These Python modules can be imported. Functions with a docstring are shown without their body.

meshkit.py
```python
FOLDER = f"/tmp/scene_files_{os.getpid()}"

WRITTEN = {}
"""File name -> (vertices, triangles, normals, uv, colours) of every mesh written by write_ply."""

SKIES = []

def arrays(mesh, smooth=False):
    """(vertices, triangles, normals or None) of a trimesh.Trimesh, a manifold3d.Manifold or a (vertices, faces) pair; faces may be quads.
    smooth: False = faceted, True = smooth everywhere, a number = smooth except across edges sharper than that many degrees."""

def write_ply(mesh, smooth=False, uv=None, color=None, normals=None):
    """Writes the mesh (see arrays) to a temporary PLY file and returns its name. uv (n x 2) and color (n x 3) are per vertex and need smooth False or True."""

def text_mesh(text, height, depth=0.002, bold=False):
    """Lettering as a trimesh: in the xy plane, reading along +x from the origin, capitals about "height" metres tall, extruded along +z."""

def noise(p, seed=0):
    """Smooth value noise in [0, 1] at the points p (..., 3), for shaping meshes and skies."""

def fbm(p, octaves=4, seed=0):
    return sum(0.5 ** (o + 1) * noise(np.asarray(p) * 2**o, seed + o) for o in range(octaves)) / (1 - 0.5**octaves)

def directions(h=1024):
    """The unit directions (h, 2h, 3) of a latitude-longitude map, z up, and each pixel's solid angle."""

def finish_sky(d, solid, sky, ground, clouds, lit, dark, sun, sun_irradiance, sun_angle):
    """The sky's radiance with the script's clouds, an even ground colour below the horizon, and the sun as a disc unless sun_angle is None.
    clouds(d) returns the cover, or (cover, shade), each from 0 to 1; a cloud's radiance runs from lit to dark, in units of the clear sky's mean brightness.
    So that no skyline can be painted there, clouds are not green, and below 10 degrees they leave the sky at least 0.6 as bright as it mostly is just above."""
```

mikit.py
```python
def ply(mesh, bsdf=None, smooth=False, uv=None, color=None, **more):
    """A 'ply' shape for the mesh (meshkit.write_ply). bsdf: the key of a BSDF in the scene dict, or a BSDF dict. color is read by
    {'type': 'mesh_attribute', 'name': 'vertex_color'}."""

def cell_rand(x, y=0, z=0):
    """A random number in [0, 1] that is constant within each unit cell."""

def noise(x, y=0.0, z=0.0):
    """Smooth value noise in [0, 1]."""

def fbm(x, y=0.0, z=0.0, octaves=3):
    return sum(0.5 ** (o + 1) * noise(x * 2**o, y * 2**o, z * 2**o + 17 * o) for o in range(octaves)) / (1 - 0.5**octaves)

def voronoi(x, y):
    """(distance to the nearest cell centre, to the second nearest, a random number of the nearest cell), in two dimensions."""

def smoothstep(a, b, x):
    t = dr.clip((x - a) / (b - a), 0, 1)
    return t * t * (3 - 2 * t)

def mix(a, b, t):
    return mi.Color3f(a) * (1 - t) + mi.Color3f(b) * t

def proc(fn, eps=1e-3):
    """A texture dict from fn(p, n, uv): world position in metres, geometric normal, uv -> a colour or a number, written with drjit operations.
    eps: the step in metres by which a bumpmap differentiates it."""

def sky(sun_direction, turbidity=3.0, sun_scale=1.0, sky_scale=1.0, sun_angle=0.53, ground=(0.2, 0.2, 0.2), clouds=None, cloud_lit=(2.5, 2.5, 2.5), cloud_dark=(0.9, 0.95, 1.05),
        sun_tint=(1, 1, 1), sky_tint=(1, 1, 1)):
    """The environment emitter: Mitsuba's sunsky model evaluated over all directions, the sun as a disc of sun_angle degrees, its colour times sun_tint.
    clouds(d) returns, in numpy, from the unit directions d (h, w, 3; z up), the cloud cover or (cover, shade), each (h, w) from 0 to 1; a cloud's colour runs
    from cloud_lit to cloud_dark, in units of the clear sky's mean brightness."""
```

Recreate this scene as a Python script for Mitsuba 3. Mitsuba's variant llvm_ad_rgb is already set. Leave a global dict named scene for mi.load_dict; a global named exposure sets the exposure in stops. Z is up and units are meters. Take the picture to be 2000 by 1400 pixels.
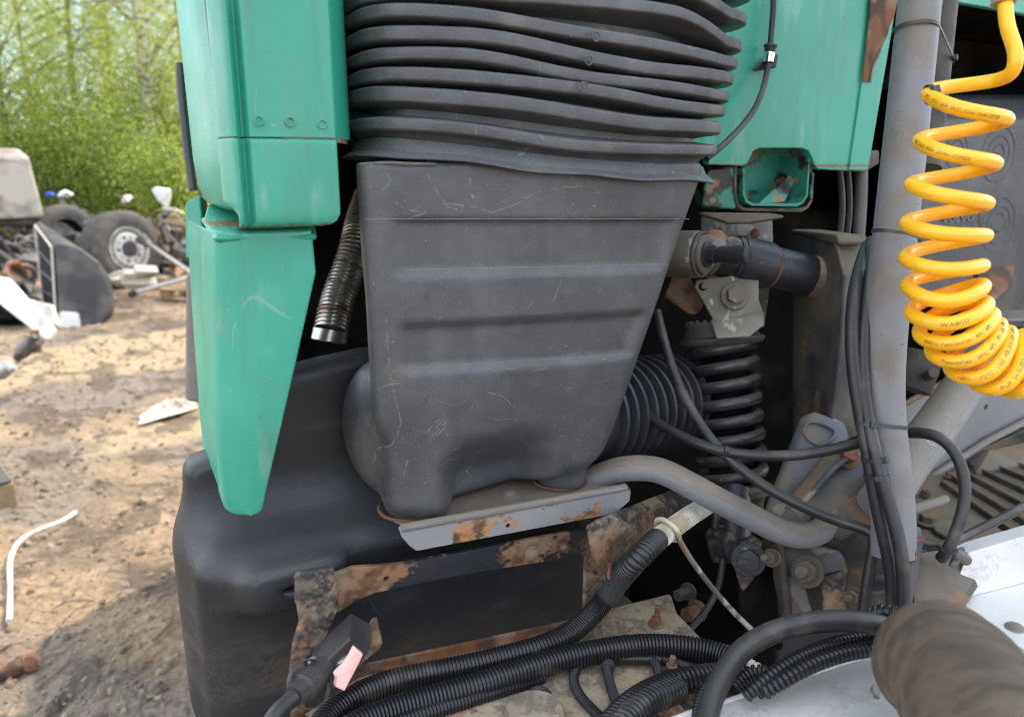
import math, random
import numpy as np, trimesh, drjit as dr, mitsuba as mi, mikit, meshkit
from mikit import noise, fbm, voronoi, cell_rand, smoothstep, mix
from meshkit import fbm as nfbm, noise as nnoise
from scipy.interpolate import CubicSpline, PchipInterpolator
from shapely.geometry import Polygon, Point, LineString
import manifold3d as m3
RNG = np.random.default_rng(7)
random.seed(7)

# ------------------------------------------------------------ camera, sky, exposure
YAW, PITCH, FOCAL, EYE = math.radians(27), math.radians(14), 1500.0, 1.60   # +Y is the truck's forward, +X its right side
FWD = np.array([math.sin(YAW)*math.cos(PITCH), math.cos(YAW)*math.cos(PITCH), -math.sin(PITCH)])
RIGHT = np.array([math.cos(YAW), -math.sin(YAW), 0.0])
UP = np.cross(RIGHT, FWD)
CAM = np.array([0.0, 0.0, EYE])
SUN = (0.82, 0.49, 1.22)

def cloud(d):
    c = nfbm(d*[3.0, 3.0, 5.0], 4, 3)
    c = np.clip((c-0.34)/0.25, 0, 1)
    return c*0.95, np.clip((nfbm(d*[5, 5, 9.0], 4, 9)-0.45)*2.0, 0, 1)*0.55

scene = {'type': 'scene'}
labels = {}
scene['sky_light'] = mikit.sky(SUN, turbidity=3.5, sun_scale=0.34, sun_angle=1.5, clouds=cloud, cloud_lit=(2.6, 2.62, 2.66), cloud_dark=(1.3, 1.33, 1.4), ground=(0.22, 0.18, 0.14))
exposure = 3.55
scene['camera'] = {'type': 'thinlens', 'fov': 2*math.degrees(math.atan(1000/FOCAL)), 'fov_axis': 'x', 'aperture_radius': 0.0028, 'focus_distance': 1.0,
                   'near_clip': 0.02, 'far_clip': 3000.0,
                   'to_world': mi.ScalarTransform4f().look_at(origin=CAM.tolist(), target=(CAM+FWD).tolist(), up=[0, 0, 1])}

# ------------------------------------------------------------ helpers
def P(px, py, X=None, Y=None, Z=None, d=None):
    """Surveying: the point of the place that lies on a given plane (or at a given distance) and was measured at a pixel of the 2000 x 1400 photograph."""
    v = FWD + RIGHT*(px-1000)/FOCAL - UP*(py-700)/FOCAL
    t = d if d is not None else X/v[0] if X is not None else Y/v[1] if Y is not None else (Z-EYE)/v[2]
    return CAM + v*t

def fresh(key):
    if key not in scene and not any(k.startswith(key+'__') for k in scene) and key not in labels: return key
    n = 1
    while True:
        k = f'{key}_{n:03d}'
        if k not in scene and k not in labels and not any(q.startswith(k+'__') for q in scene): return k
        n += 1

def lab(key, label=None, cat=None, group=None, kind=None):
    d = labels.setdefault(key, {})
    for k, v in (('label', label), ('category', cat), ('group', group), ('kind', kind)):
        if v: d[k] = v
    if not d: labels.pop(key)

def thing(name, label, cat, group=None, kind=None):
    k = fresh(name); lab(k, label, cat, group, kind); return k

def add(name, mesh, mat, parent=None, label=None, cat=None, group=None, kind=None, smooth=35):
    k = fresh((parent+'__' if parent else '')+name)
    scene[k] = mikit.ply(mesh, mat, smooth=smooth)
    if label or cat or group or kind: lab(k, label, cat, group, kind)
    return k

def cat(*ms):
    ms = [m for x in ms for m in (x if isinstance(x, (list, tuple)) else [x])]
    return trimesh.util.concatenate(ms)

def unit(v): v = np.asarray(v, float); return v/np.linalg.norm(v)

def spline(ctrl, step=0.006, closed=False):
    c = np.asarray(ctrl, float)
    if closed: c = np.vstack([c, c[:1]])
    t = np.concatenate([[0], np.cumsum(np.linalg.norm(np.diff(c, axis=0), axis=1)**0.6)])
    cs = CubicSpline(t, c, bc_type='periodic' if closed else 'natural')
    fine = cs(np.linspace(0, t[-1], 60*len(c)))
    s = np.concatenate([[0], np.cumsum(np.linalg.norm(np.diff(fine, axis=0), axis=1))])
    n = max(3, int(s[-1]/step)+1)
    q = np.linspace(0, s[-1], n)
    return np.stack([np.interp(q, s, fine[:, k]) for k in range(3)], 1), q

def frames(p, up=None):
    t = np.gradient(p, axis=0); t /= np.linalg.norm(t, axis=1, keepdims=True)+1e-15
    a = np.zeros_like(p)
    v = np.asarray(up if up is not None else ([0, 0, 1.0] if abs(t[0, 2]) < 0.9 else [1.0, 0, 0]), float)
    for i in range(len(p)):
        v = v - t[i]*(v@t[i]); v /= np.linalg.norm(v)+1e-15; a[i] = v
    return t, a, np.cross(t, a)

def sweep(p, r, sides=16, caps=True, up=None):
    """A tube along the points p; r: radius or radii."""
    p = np.asarray(p, float); n = len(p)
    r = np.broadcast_to(np.asarray(r, float), (n,))
    t, a, b = frames(p, up)
    g = np.arange(sides)*2*np.pi/sides
    v = p[:, None] + r[:, None, None]*(np.cos(g)[None, :, None]*a[:, None]+np.sin(g)[None, :, None]*b[:, None])
    i, j = np.meshgrid(np.arange(n-1), np.arange(sides), indexing='ij')
    q = np.stack([i*sides+j, i*sides+(j+1) % sides, (i+1)*sides+(j+1) % sides, (i+1)*sides+j], -1).reshape(-1, 4)
    f = np.vstack([q[:, [0, 1, 2]], q[:, [0, 2, 3]]])
    v = v.reshape(-1, 3)
    if caps:
        k = len(v); v = np.vstack([v, p[0], p[-1]]); j = np.arange(sides)
        f = np.vstack([f, np.stack([(j+1) % sides, j, np.full(sides, k)], 1), np.stack([(n-1)*sides+j, (n-1)*sides+(j+1) % sides, np.full(sides, k+1)], 1)])
    return trimesh.Trimesh(v, f, process=False)

def pipe(ctrl, r, sides=16, step=0.006, caps=True):
    p, s = spline(ctrl, step); return sweep(p, r, sides, caps)

def corrugated(ctrl, r, pitch=0.0042, depth=0.0018, sides=16, duty=0.62):
    p, s = spline(ctrl, pitch/6)
    ph = (s/pitch) % 1.0
    k = np.clip((np.abs(ph-0.5)*2-duty)/0.16, 0, 1)   # 0 on the ridge, 1 in the groove
    return sweep(p, r-depth*k, sides)

def cyl(a, b, r, r2=None, sides=28, bevel=0.0015):
    a, b = np.asarray(a, float), np.asarray(b, float); t = unit(b-a); r2 = r if r2 is None else r2
    bv = min(bevel, np.linalg.norm(b-a)*0.3, r*0.5)
    pts = np.array([a, a+t*bv*0.3, a+t*bv, b-t*bv, b-t*bv*0.3, b])
    return sweep(pts, [r-bv, r-bv*0.3, r, r2, r2-bv*0.3, r2-bv], sides)

def lathe(a, axis, prof, sides=36, up=None):
    """Profile [(distance along the axis, radius)...] turned about the axis from a."""
    t = unit(axis); a = np.asarray(a, float)
    v0 = unit(np.cross(t, [0, 0, 1.0] if abs(t[2]) < 0.9 else [1.0, 0, 0])); v1 = np.cross(t, v0)
    g = np.arange(sides)*2*np.pi/sides; pr = np.asarray(prof, float); n = len(pr)
    v = a + pr[:, 0][:, None, None]*t + pr[:, 1][:, None, None]*(np.cos(g)[None, :, None]*v0+np.sin(g)[None, :, None]*v1)
    i, j = np.meshgrid(np.arange(n-1), np.arange(sides), indexing='ij')
    q = np.stack([i*sides+j, i*sides+(j+1) % sides, (i+1)*sides+(j+1) % sides, (i+1)*sides+j], -1).reshape(-1, 4)
    return trimesh.Trimesh(v.reshape(-1, 3), np.vstack([q[:, [0, 1, 2]], q[:, [0, 2, 3]]]), process=False)

def ring(c, n, R, r, sides=40, tub=10, ell=(1, 1), up=None):
    t = unit(n); v0 = unit(np.cross(t, up if up is not None else ([0, 0, 1.0] if abs(t[2]) < 0.9 else [1.0, 0, 0]))); v1 = np.cross(t, v0)
    g = np.linspace(0, 2*np.pi, sides, endpoint=False)
    p = np.asarray(c)+R*(ell[0]*np.cos(g)[:, None]*v0+ell[1]*np.sin(g)[:, None]*v1)
    p = np.vstack([p, p[:1]])
    return sweep(p, r, tub, caps=False, up=t)

def hexbolt(c, n, r=0.011, h=0.009, washer=True, stud=False):
    """Bolt head with its washer, standing on the surface at c with normal n."""
    t = unit(n); v0 = unit(np.cross(t, [0, 0, 1.0] if abs(t[2]) < 0.9 else [1.0, 0, 0])); v1 = np.cross(t, v0)
    ms = []
    c = np.asarray(c, float)
    if washer: ms.append(cyl(c-t*0.001, c+t*0.003, r*1.45, sides=24, bevel=0.0008))
    base = c+t*0.002
    ms.append(cyl(base, base+t*h, r, sides=6, bevel=0.0015))
    if stud: ms.append(cyl(base, base+t*h*2.2, r*0.52, sides=12))
    return cat(ms)

def rbox(lo, hi, r=0.004, seg=8):
    lo, hi = np.asarray(lo, float), np.asarray(hi, float)
    r = min(r, (hi-lo).min()*0.49)
    s = m3.Manifold.sphere(r, seg)
    return fromm(m3.Manifold.batch_hull([s.translate([x, y, z]) for x in (lo[0]+r, hi[0]-r) for y in (lo[1]+r, hi[1]-r) for z in (lo[2]+r, hi[2]-r)]))

def hullpts(pts, r=0.003, seg=8):
    """Rounded solid: the hull of spheres at the points."""
    s = m3.Manifold.sphere(r, seg)
    return fromm(m3.Manifold.batch_hull([s.translate(list(map(float, p))) for p in pts]))

def fromm(m):
    q = m.to_mesh(); return trimesh.Trimesh(q.vert_properties[:, :3], q.tri_verts, process=False)

def rot(mesh, M, t=(0, 0, 0)):
    m = mesh.copy(); m.vertices = m.vertices@np.asarray(M, float).T+np.asarray(t, float); return m

def basis(z, x=(1, 0, 0)):
    z = unit(z); x = np.asarray(x, float); x = unit(x-z*(x@z)); return np.stack([x, np.cross(z, x), z], 1)

def plate(pts, n, t=0.004, bevel=0.0012, rad=0.0, holes=()):
    """A sheet with softened rims: pts are 3-D points on its face, n the outward normal of that face, t the thickness behind it; rad rounds its corners."""
    pts = np.asarray(pts, float); n = unit(n); o = pts.mean(0)
    x = unit(pts[1]-pts[0]); x = unit(x-n*(x@n)); y = np.cross(n, x)
    q = np.stack([(pts-o)@x, (pts-o)@y], 1); off = ((pts-o)@n).mean()
    pg = Polygon(q)
    if not pg.is_valid: pg = pg.buffer(0)
    if rad: pg = pg.buffer(-rad).buffer(2*rad, quad_segs=6).buffer(-rad, quad_segs=6)
    for (hc, hr) in holes:
        h = np.asarray(hc, float)-o; pg = pg.difference(Point(h@x, h@y).buffer(hr, quad_segs=6))
    if pg.geom_type != 'Polygon': pg = max(pg.geoms, key=lambda g: g.area)
    pg = pg.simplify(1e-5)
    from shapely.geometry.polygon import orient
    pg = orient(pg, 1.0)
    rings = [np.asarray(pg.exterior.coords)[:-1]]+[np.asarray(r.coords)[:-1] for r in pg.interiors]
    V, T = [], []
    base = []; inset = []
    def mit(r):
        e = np.roll(r, -1, 0)-r; L = np.linalg.norm(e, axis=1, keepdims=True); e = e/np.maximum(L, 1e-12)
        nr = np.stack([-e[:, 1], e[:, 0]], 1); m = nr+np.roll(nr, 1, 0); m /= np.maximum((m*m).sum(1, keepdims=True)/2, 0.35)
        return m
    levels = [(0.0, bevel), (bevel*0.3, bevel*0.3), (bevel, 0.0), (t, 0.0)] if bevel else [(0.0, 0.0), (t, 0.0)]
    k0 = 0
    faceidx = []
    for r in rings:
        m = mit(r); nn = len(r)
        for dep, ins in levels:
            rr = r+m*ins; V.append(np.c_[rr, np.full(nn, -dep)])
        for L in range(len(levels)-1):
            a = k0+L*nn+np.arange(nn); b = k0+L*nn+(np.arange(nn)+1) % nn; c = b+nn; d = a+nn
            T += [np.stack([a, d, b], 1), np.stack([b, d, c], 1)]
        faceidx.append((k0, nn)); k0 += nn*len(levels)
    V = np.vstack(V)
    import mapbox_earcut as me
    fr = np.vstack([V[k:k+nn, :2] for k, nn in faceidx]); ends = np.cumsum([nn for _, nn in faceidx])
    tri = me.triangulate_float64(fr, ends.astype(np.uint32)).reshape(-1, 3).astype(int)
    mp0 = np.concatenate([np.arange(k, k+nn) for k, nn in faceidx]); mpb = np.concatenate([np.arange(k+nn*(len(levels)-1), k+nn*len(levels)) for k, nn in faceidx])
    ar = fr[tri]; s = np.cross(ar[:, 1]-ar[:, 0], ar[:, 2]-ar[:, 0]); tri = np.where((s < 0)[:, None], tri[:, ::-1], tri)
    T += [mp0[tri], mpb[tri][:, ::-1]]
    W = o+n*off+V[:, :1]*x+V[:, 1:2]*y+V[:, 2:3]*n
    return trimesh.Trimesh(W, np.vstack(T), process=False)

def pl(pxs, n=(0, -1, 0), t=0.004, bevel=0.0012, rad=0.0, holes=(), **kw):
    """plate() from surveyed pixels on one plane (Y=, X= or Z=)."""
    return plate([P(a, b, **kw) for a, b in pxs], n, t, bevel, rad, [(P(a, b, **kw), r) for a, b, r in holes])

def prism_z(sec, z0, z1):
    """A vertical wall: the plan section sec [(x, y)...] (open) between heights."""
    sec = np.asarray(sec, float); n = len(sec)
    v = np.vstack([np.c_[sec, np.full(n, z0)], np.c_[sec, np.full(n, z1)]]); i = np.arange(n-1)
    return trimesh.Trimesh(v, np.vstack([np.stack([i, i+1, i+n+1], 1), np.stack([i, i+n+1, i+n], 1)]), process=False)

def grid_mesh(V):
    h, w = V.shape[:2]; i, j = np.meshgrid(np.arange(h-1), np.arange(w-1), indexing='ij')
    q = np.stack([i*w+j, i*w+j+1, (i+1)*w+j+1, (i+1)*w+j], -1).reshape(-1, 4)
    return trimesh.Trimesh(V.reshape(-1, 3), np.vstack([q[:, [0, 1, 2]], q[:, [0, 2, 3]]]), process=False)

def surface_nets(fn, lo, hi, h):
    """The zero surface of the distance function fn(points)."""
    lo = np.asarray(lo, float); n = np.ceil((np.asarray(hi)-lo)/h).astype(int)+1
    ax = [lo[k]+h*np.arange(n[k]) for k in range(3)]
    G = np.stack(np.meshgrid(*ax, indexing='ij'), -1)
    D = fn(G.reshape(-1, 3)).reshape(n).astype(float)
    S = D < 0
    cn = n-1; acc = np.zeros((*cn, 3)); cnt = np.zeros(cn)
    off = [(a, b, c) for a in (0, 1) for b in (0, 1) for c in (0, 1)]
    sl = lambda o: tuple(slice(o[k], o[k]+cn[k]) for k in range(3))
    for a in off:
        for k in range(3):
            if a[k] == 0:
                b = list(a); b[k] = 1; da, db = D[sl(a)], D[sl(b)]
                cross = (da < 0) != (db < 0)
                t = np.where(cross, da/np.where(cross, da-db, 1), 0)
                p = np.array(a, float); add_ = np.zeros((*cn, 3)); add_[:] = p; add_[..., k] += t
                acc += add_*cross[..., None]; cnt += cross
    act = cnt > 0
    idx = -np.ones(cn, int); idx[act] = np.arange(act.sum())
    base = np.stack(np.nonzero(act), 1)
    V = lo+h*(base+acc[act]/cnt[act][:, None])
    F = []
    for k in range(3):
        u, v = (k+1) % 3, (k+2) % 3
        a = [slice(None)]*3; b = [slice(None)]*3; a[k] = slice(0, -1); b[k] = slice(1, None)
        ch = S[tuple(a)] != S[tuple(b)]
        I = np.stack(np.nonzero(ch), 1)
        I = I[(I[:, u] > 0) & (I[:, v] > 0) & (I[:, u] < cn[u]) & (I[:, v] < cn[v])]
        ins = S[tuple(I.T)]
        def c(du, dv):
            J = I.copy(); J[:, u] -= du; J[:, v] -= dv; return idx[tuple(J.T)]
        q = np.stack([c(1, 1), c(0, 1), c(0, 0), c(1, 0)], 1)
        q = np.where(ins[:, None], q, q[:, ::-1]); F.append(q)
    F = np.vstack(F); F = F[(F >= 0).all(1)]
    return trimesh.Trimesh(V, np.vstack([F[:, [0, 1, 2]], F[:, [0, 2, 3]]]), process=False)

def smin(a, b, k):
    h = np.clip(0.5+0.5*(b-a)/k, 0, 1); return b*(1-h)+a*h-k*h*(1-h)
def smax(a, b, k): return -smin(-a, -b, k)
def sst(a, b, x):
    t = np.clip((x-a)/(b-a), 0, 1); return t*t*(3-2*t)

# mikit's noise with fewer steps, each call compiled once as a function (the many calls below would otherwise be compiled one by one)
def _n0(x, y, z):
    fx, fy, fz = dr.floor(x), dr.floor(y), dr.floor(z)
    tx, ty, tz = x-fx, y-fy, z-fz
    tx, ty, tz = tx*tx*(3-2*tx), ty*ty*(3-2*ty), tz*tz*(3-2*tz)
    a = [mi.UInt32(mi.Int32(fx))*374761393]; b = [mi.UInt32(mi.Int32(fy))*668265263]; c = [mi.UInt32(mi.Int32(fz))*2147483647]
    a.append(a[0]+374761393); b.append(b[0]+668265263); c.append(c[0]+2147483647)
    def h(i, j, k):
        q = a[i]+b[j]+c[k]; q = (q ^ (q >> 13))*1274126177
        return mi.Float((q ^ (q >> 16)) & 0xFFFFFF)
    def e(j, k): return dr.fma(h(1, j, k)-h(0, j, k), tx, h(0, j, k))
    def g(k):
        p, q = e(0, k), e(1, k); return dr.fma(q-p, ty, p)
    p, q = g(0), g(1)
    return dr.fma(q-p, tz, p)/16777215.0
def _fb(o): return lambda x, y, z: sum(0.5**(i+1)*_n0(x*2**i, y*2**i, z*2**i+17*i) for i in range(o))/(1-0.5**o)
_FN = {1: _n0, **{o: _fb(o) for o in (2, 3, 4, 5)}}
def _zero(x, y, z): return x*0
def _call(k, x, y, z):
    x, y, z = mi.Float(x), mi.Float(y), mi.Float(z)
    return dr.switch(dr.select(x > 1e30, mi.UInt32(1), mi.UInt32(0)), [_FN[k], _zero], x, y+x*1e-9, z+x*1e-9)
def noise(x, y=0.0, z=0.0): return _call(1, x, y, z)
def fbm(x, y=0.0, z=0.0, octaves=3): return _call(octaves, x, y, z)
# ------------------------------------------------------------ materials
def rgb(c): return {'type': 'rgb', 'value': list(c)}
def bsdf(key, base, rough=0.5, metal=0.0, spec=0.5, coat=0.0, coat_gloss=0.8, sheen=0.0, bump=None, bscale=1.0, eps=1e-3, two=True):
    """base, rough: constants or functions fn(p, n, uv)."""
    d = {'type': 'principled', 'base_color': mikit.proc(base) if callable(base) else rgb(base), 'roughness': mikit.proc(rough) if callable(rough) else rough,
         'metallic': mikit.proc(metal) if callable(metal) else metal, 'specular': spec}
    if coat: d['clearcoat'] = coat; d['clearcoat_gloss'] = coat_gloss
    if sheen: d['sheen'] = sheen
    if bump: d = {'type': 'bumpmap', 'arbitrary': mikit.proc(bump, eps), 'scale': bscale, 'bsdf': d}
    scene[key] = {'type': 'twosided', 'bsdf': d} if two else d

def lines(p, f, w, seed=0.0):
    """Hairline scratches: 1 on thin wandering lines."""
    v = noise(p.x*f+seed, p.y*f+seed*1.7, p.z*f*0.8+seed*0.6)
    return 1-smoothstep(0.0, w, dr.abs(v-0.5))
def rfield(p, f):                       # ragged field: large flakes with frayed, speckled edges
    w1, w2 = fbm(p.x*55, p.y*55, p.z*55, 3)-0.5, fbm(p.x*55+31, p.y*55, p.z*55, 3)-0.5
    return fbm((p.x+0.045*w1)*f, (p.y+0.045*w2)*f, (p.z+0.045*w2)*f, 4)+0.34*(fbm(p.x*230, p.y*230, p.z*230, 3)-0.5)
def sc3(p, f): return fbm(p.x*f, p.y*f, p.z*f, 4)

GREEN_EDGES = [(P(560, 445, Y=.797)[2], 0, 0), (P(1650, 334, Y=.98)[2], 1.1, .9), (P(1420, 324, Y=.98)[2], .85, .9)]
def c_green(p, n, uv):
    a = sc3(p, 5.0); b = fbm(p.x*60, p.y*60, p.z*14, 3)
    c = mix((0.020, 0.275, 0.180), (0.034, 0.325, 0.228), smoothstep(0.35, 0.65, a))
    c = mix(c, (0.20, 0.40, 0.33), 0.50*smoothstep(0.56, 0.80, b)*smoothstep(0.42, 0.62, sc3(p+1.7, 9.0)))
    c = mix(c, (0.30, 0.42, 0.35), 0.35*lines(p, 16.0, 0.003, 3.1)*smoothstep(0.60, 0.64, sc3(p+4.0, 30.0)))
    sp = noise(p.x*420, p.y*420, p.z*420)
    c = mix(c, (0.04, 0.035, 0.03), 0.8*smoothstep(0.955, 0.97, sp))
    c = mix(c, (0.45, 0.43, 0.36), 0.5*smoothstep(0.955, 0.97, noise(p.x*380+9, p.y*380, p.z*380)))
    c = mix(c, (0.06, 0.15, 0.11), 0.30*smoothstep(0.50, 0.78, fbm(p.x*75, p.y*75, p.z*4, 4)))
    for ze, xa_, ya in GREEN_EDGES:            # chipped to bare rusty metal along the lower rims
        c = mix(c, (0.16, 0.085, 0.05), dr.select((p.x > xa_) & (p.y > ya), 0.9*smoothstep(0.0035, 0.0015, dr.abs(p.z-ze)+0.006*(fbm(p.x*260, p.y*60, p.z*260, 3)-0.42)), 0.0))
    return mix(c, (0.14, 0.17, 0.11), 0.22*smoothstep(0.60, 0.80, fbm(p.x*24, p.y*24, p.z*9, 5)))
bsdf('green_paint', c_green, lambda p, n, uv: 0.26+0.22*sc3(p, 14.0), coat=0.5, coat_gloss=0.9)

def c_plastic(p, n, uv):
    a = sc3(p, 7.0); st = fbm(p.x*38, p.y*38, p.z*5, 3); g = noise(p.x*900, p.y*900, p.z*900)
    dust = 0.12+0.17*smoothstep(0.30, 0.75, a)+0.10*smoothstep(0.45, 0.8, st)+0.20*smoothstep(0.25, 0.95, n.z)+0.20*g+0.10*smoothstep(0.40, 0.80, sc3(p+5.0, 55.0))
    c = mix((0.021, 0.0235, 0.028), (0.150, 0.154, 0.160), dr.clip(dust, 0, 1))
    s = lines(p, 12.0, 0.0022, 1.3)*smoothstep(0.59, 0.63, sc3(p+2.0, 33.0))+lines(p, 31.0, 0.0035, 7.7)*smoothstep(0.60, 0.65, sc3(p+6.0, 27.0))
    c = mix(c, (0.30, 0.30, 0.30), 0.55*dr.clip(s, 0, 1))
    c = mix(c, (0.17, 0.14, 0.11), 0.30*smoothstep(0.60, 0.78, fbm(p.x*22, p.y*22, p.z*8, 5)))
    return mix(c, (0.5, 0.48, 0.43), 0.7*smoothstep(0.93, 0.96, noise(p.x*620, p.y*620, p.z*620)))
bsdf('black_plastic', c_plastic, lambda p, n, uv: 0.25+0.24*sc3(p, 9.0), bump=lambda p, n, uv: noise(p.x*700, p.y*700, p.z*700)*0.00022+sc3(p, 30.0)*0.0006, eps=4e-4)

def c_guard(p, n, uv):
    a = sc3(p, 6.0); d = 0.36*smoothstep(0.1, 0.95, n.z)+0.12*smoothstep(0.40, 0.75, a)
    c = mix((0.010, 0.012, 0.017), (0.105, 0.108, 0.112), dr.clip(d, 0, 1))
    c = mix(c, (0.16, 0.15, 0.14), 0.10*smoothstep(0.52, 0.80, fbm(p.x*14, p.y*14, p.z*40, 5)))
    c = mix(c, (0.135, 0.115, 0.09), 0.24*smoothstep(0.60, 0.76, rfield(p+1.0, 8.0))*smoothstep(1.25, 0.9, p.z))
    c = mix(c, (0.25, 0.25, 0.25), 0.30*lines(p, 13.0, 0.0025, 5.0)*smoothstep(0.59, 0.64, sc3(p+3.0, 26.0)))
    return mix(c, (0.4, 0.38, 0.33), 0.6*smoothstep(0.95, 0.97, noise(p.x*560, p.y*560, p.z*560)))
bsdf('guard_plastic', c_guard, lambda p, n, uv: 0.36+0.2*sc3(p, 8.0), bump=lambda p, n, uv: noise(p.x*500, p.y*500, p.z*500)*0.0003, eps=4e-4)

def rusty(p, paint, rustc, lo, hi, f=14.0, dustc=(0.25, 0.20, 0.14), dust=0.5):
    a = rfield(p, f); w = smoothstep(lo, hi, a)
    r = mix(rustc, (0.085, 0.045, 0.026), smoothstep(0.36, 0.62, sc3(p+3.0, 62.0)))
    r = mix(r, dustc, dust*smoothstep(0.42, 0.62, sc3(p+7.0, 22.0)))
    return mix(paint, r, w), w
def c_rustblack(p, n, uv):
    c, w = rusty(p, mi.Color3f(0.022, 0.023, 0.027), (0.215, 0.122, 0.068), 0.38, 0.62, 17.0)
    return mix(c, (0.36, 0.30, 0.20), 0.25*smoothstep(0.5, 0.75, sc3(p+5.0, 60.0)))
def b_rust(p, n, uv): return 0.0016*fbm(p.x*14, p.y*14, p.z*14, 5)+0.0007*sc3(p, 120.0)
bsdf('rusty_black', c_rustblack, 0.62, bump=b_rust, eps=6e-4)
def spots(p, pts):                     # 1 at the rust's starting points (bolts, ends), fading outwards
    m = mi.Float(0)
    for q, r in pts: m = dr.maximum(m, 1-dr.clip(dr.sqrt(dr.square(p.x-q[0])+dr.square(p.y-q[1])+dr.square(p.z-q[2]))/r, 0, 1))
    return m
RUST_AT = [(P(1038, 1079, Y=.797), .075), (P(1100, 1066, Y=.797), .035), (P(690, 1130, Y=.80), .075), (P(655, 1150, Y=.80), .07), (P(745, 1122, Y=.80), .055), (P(1160, 1055, Y=.80), .05)]
def c_barpaint(p, n, uv):
    k = spots(p, RUST_AT)
    a = rfield(p, 20.0)+0.50*k-0.17
    w = smoothstep(0.48, 0.62, a)
    r = mix((0.215, 0.122, 0.068), (0.085, 0.045, 0.026), smoothstep(0.36, 0.62, sc3(p+3.0, 62.0)))
    r = mix(r, (0.25, 0.20, 0.14), 0.5*smoothstep(0.42, 0.62, sc3(p+7.0, 22.0)))
    return mix((0.020, 0.022, 0.028), r, w)
bsdf('black_paint', c_barpaint, 0.38, bump=b_rust, eps=6e-4)
def c_tan(p, n, uv):
    c, w = rusty(p, mix((0.34, 0.28, 0.195), (0.22, 0.185, 0.135), smoothstep(0.35, 0.65, sc3(p, 14.0))), (0.28, 0.15, 0.07), 0.44, 0.70, 15.0)
    c = mix(c, (0.07, 0.065, 0.06), 0.6*smoothstep(0.46, 0.70, rfield(p+5.0, 34.0)))
    return mix(c, (0.38, 0.33, 0.25), 0.6*smoothstep(0.55, 0.75, sc3(p+2.0, 75.0)))
bsdf('dirty_plate', c_tan, 0.75, bump=b_rust, eps=6e-4)
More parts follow.
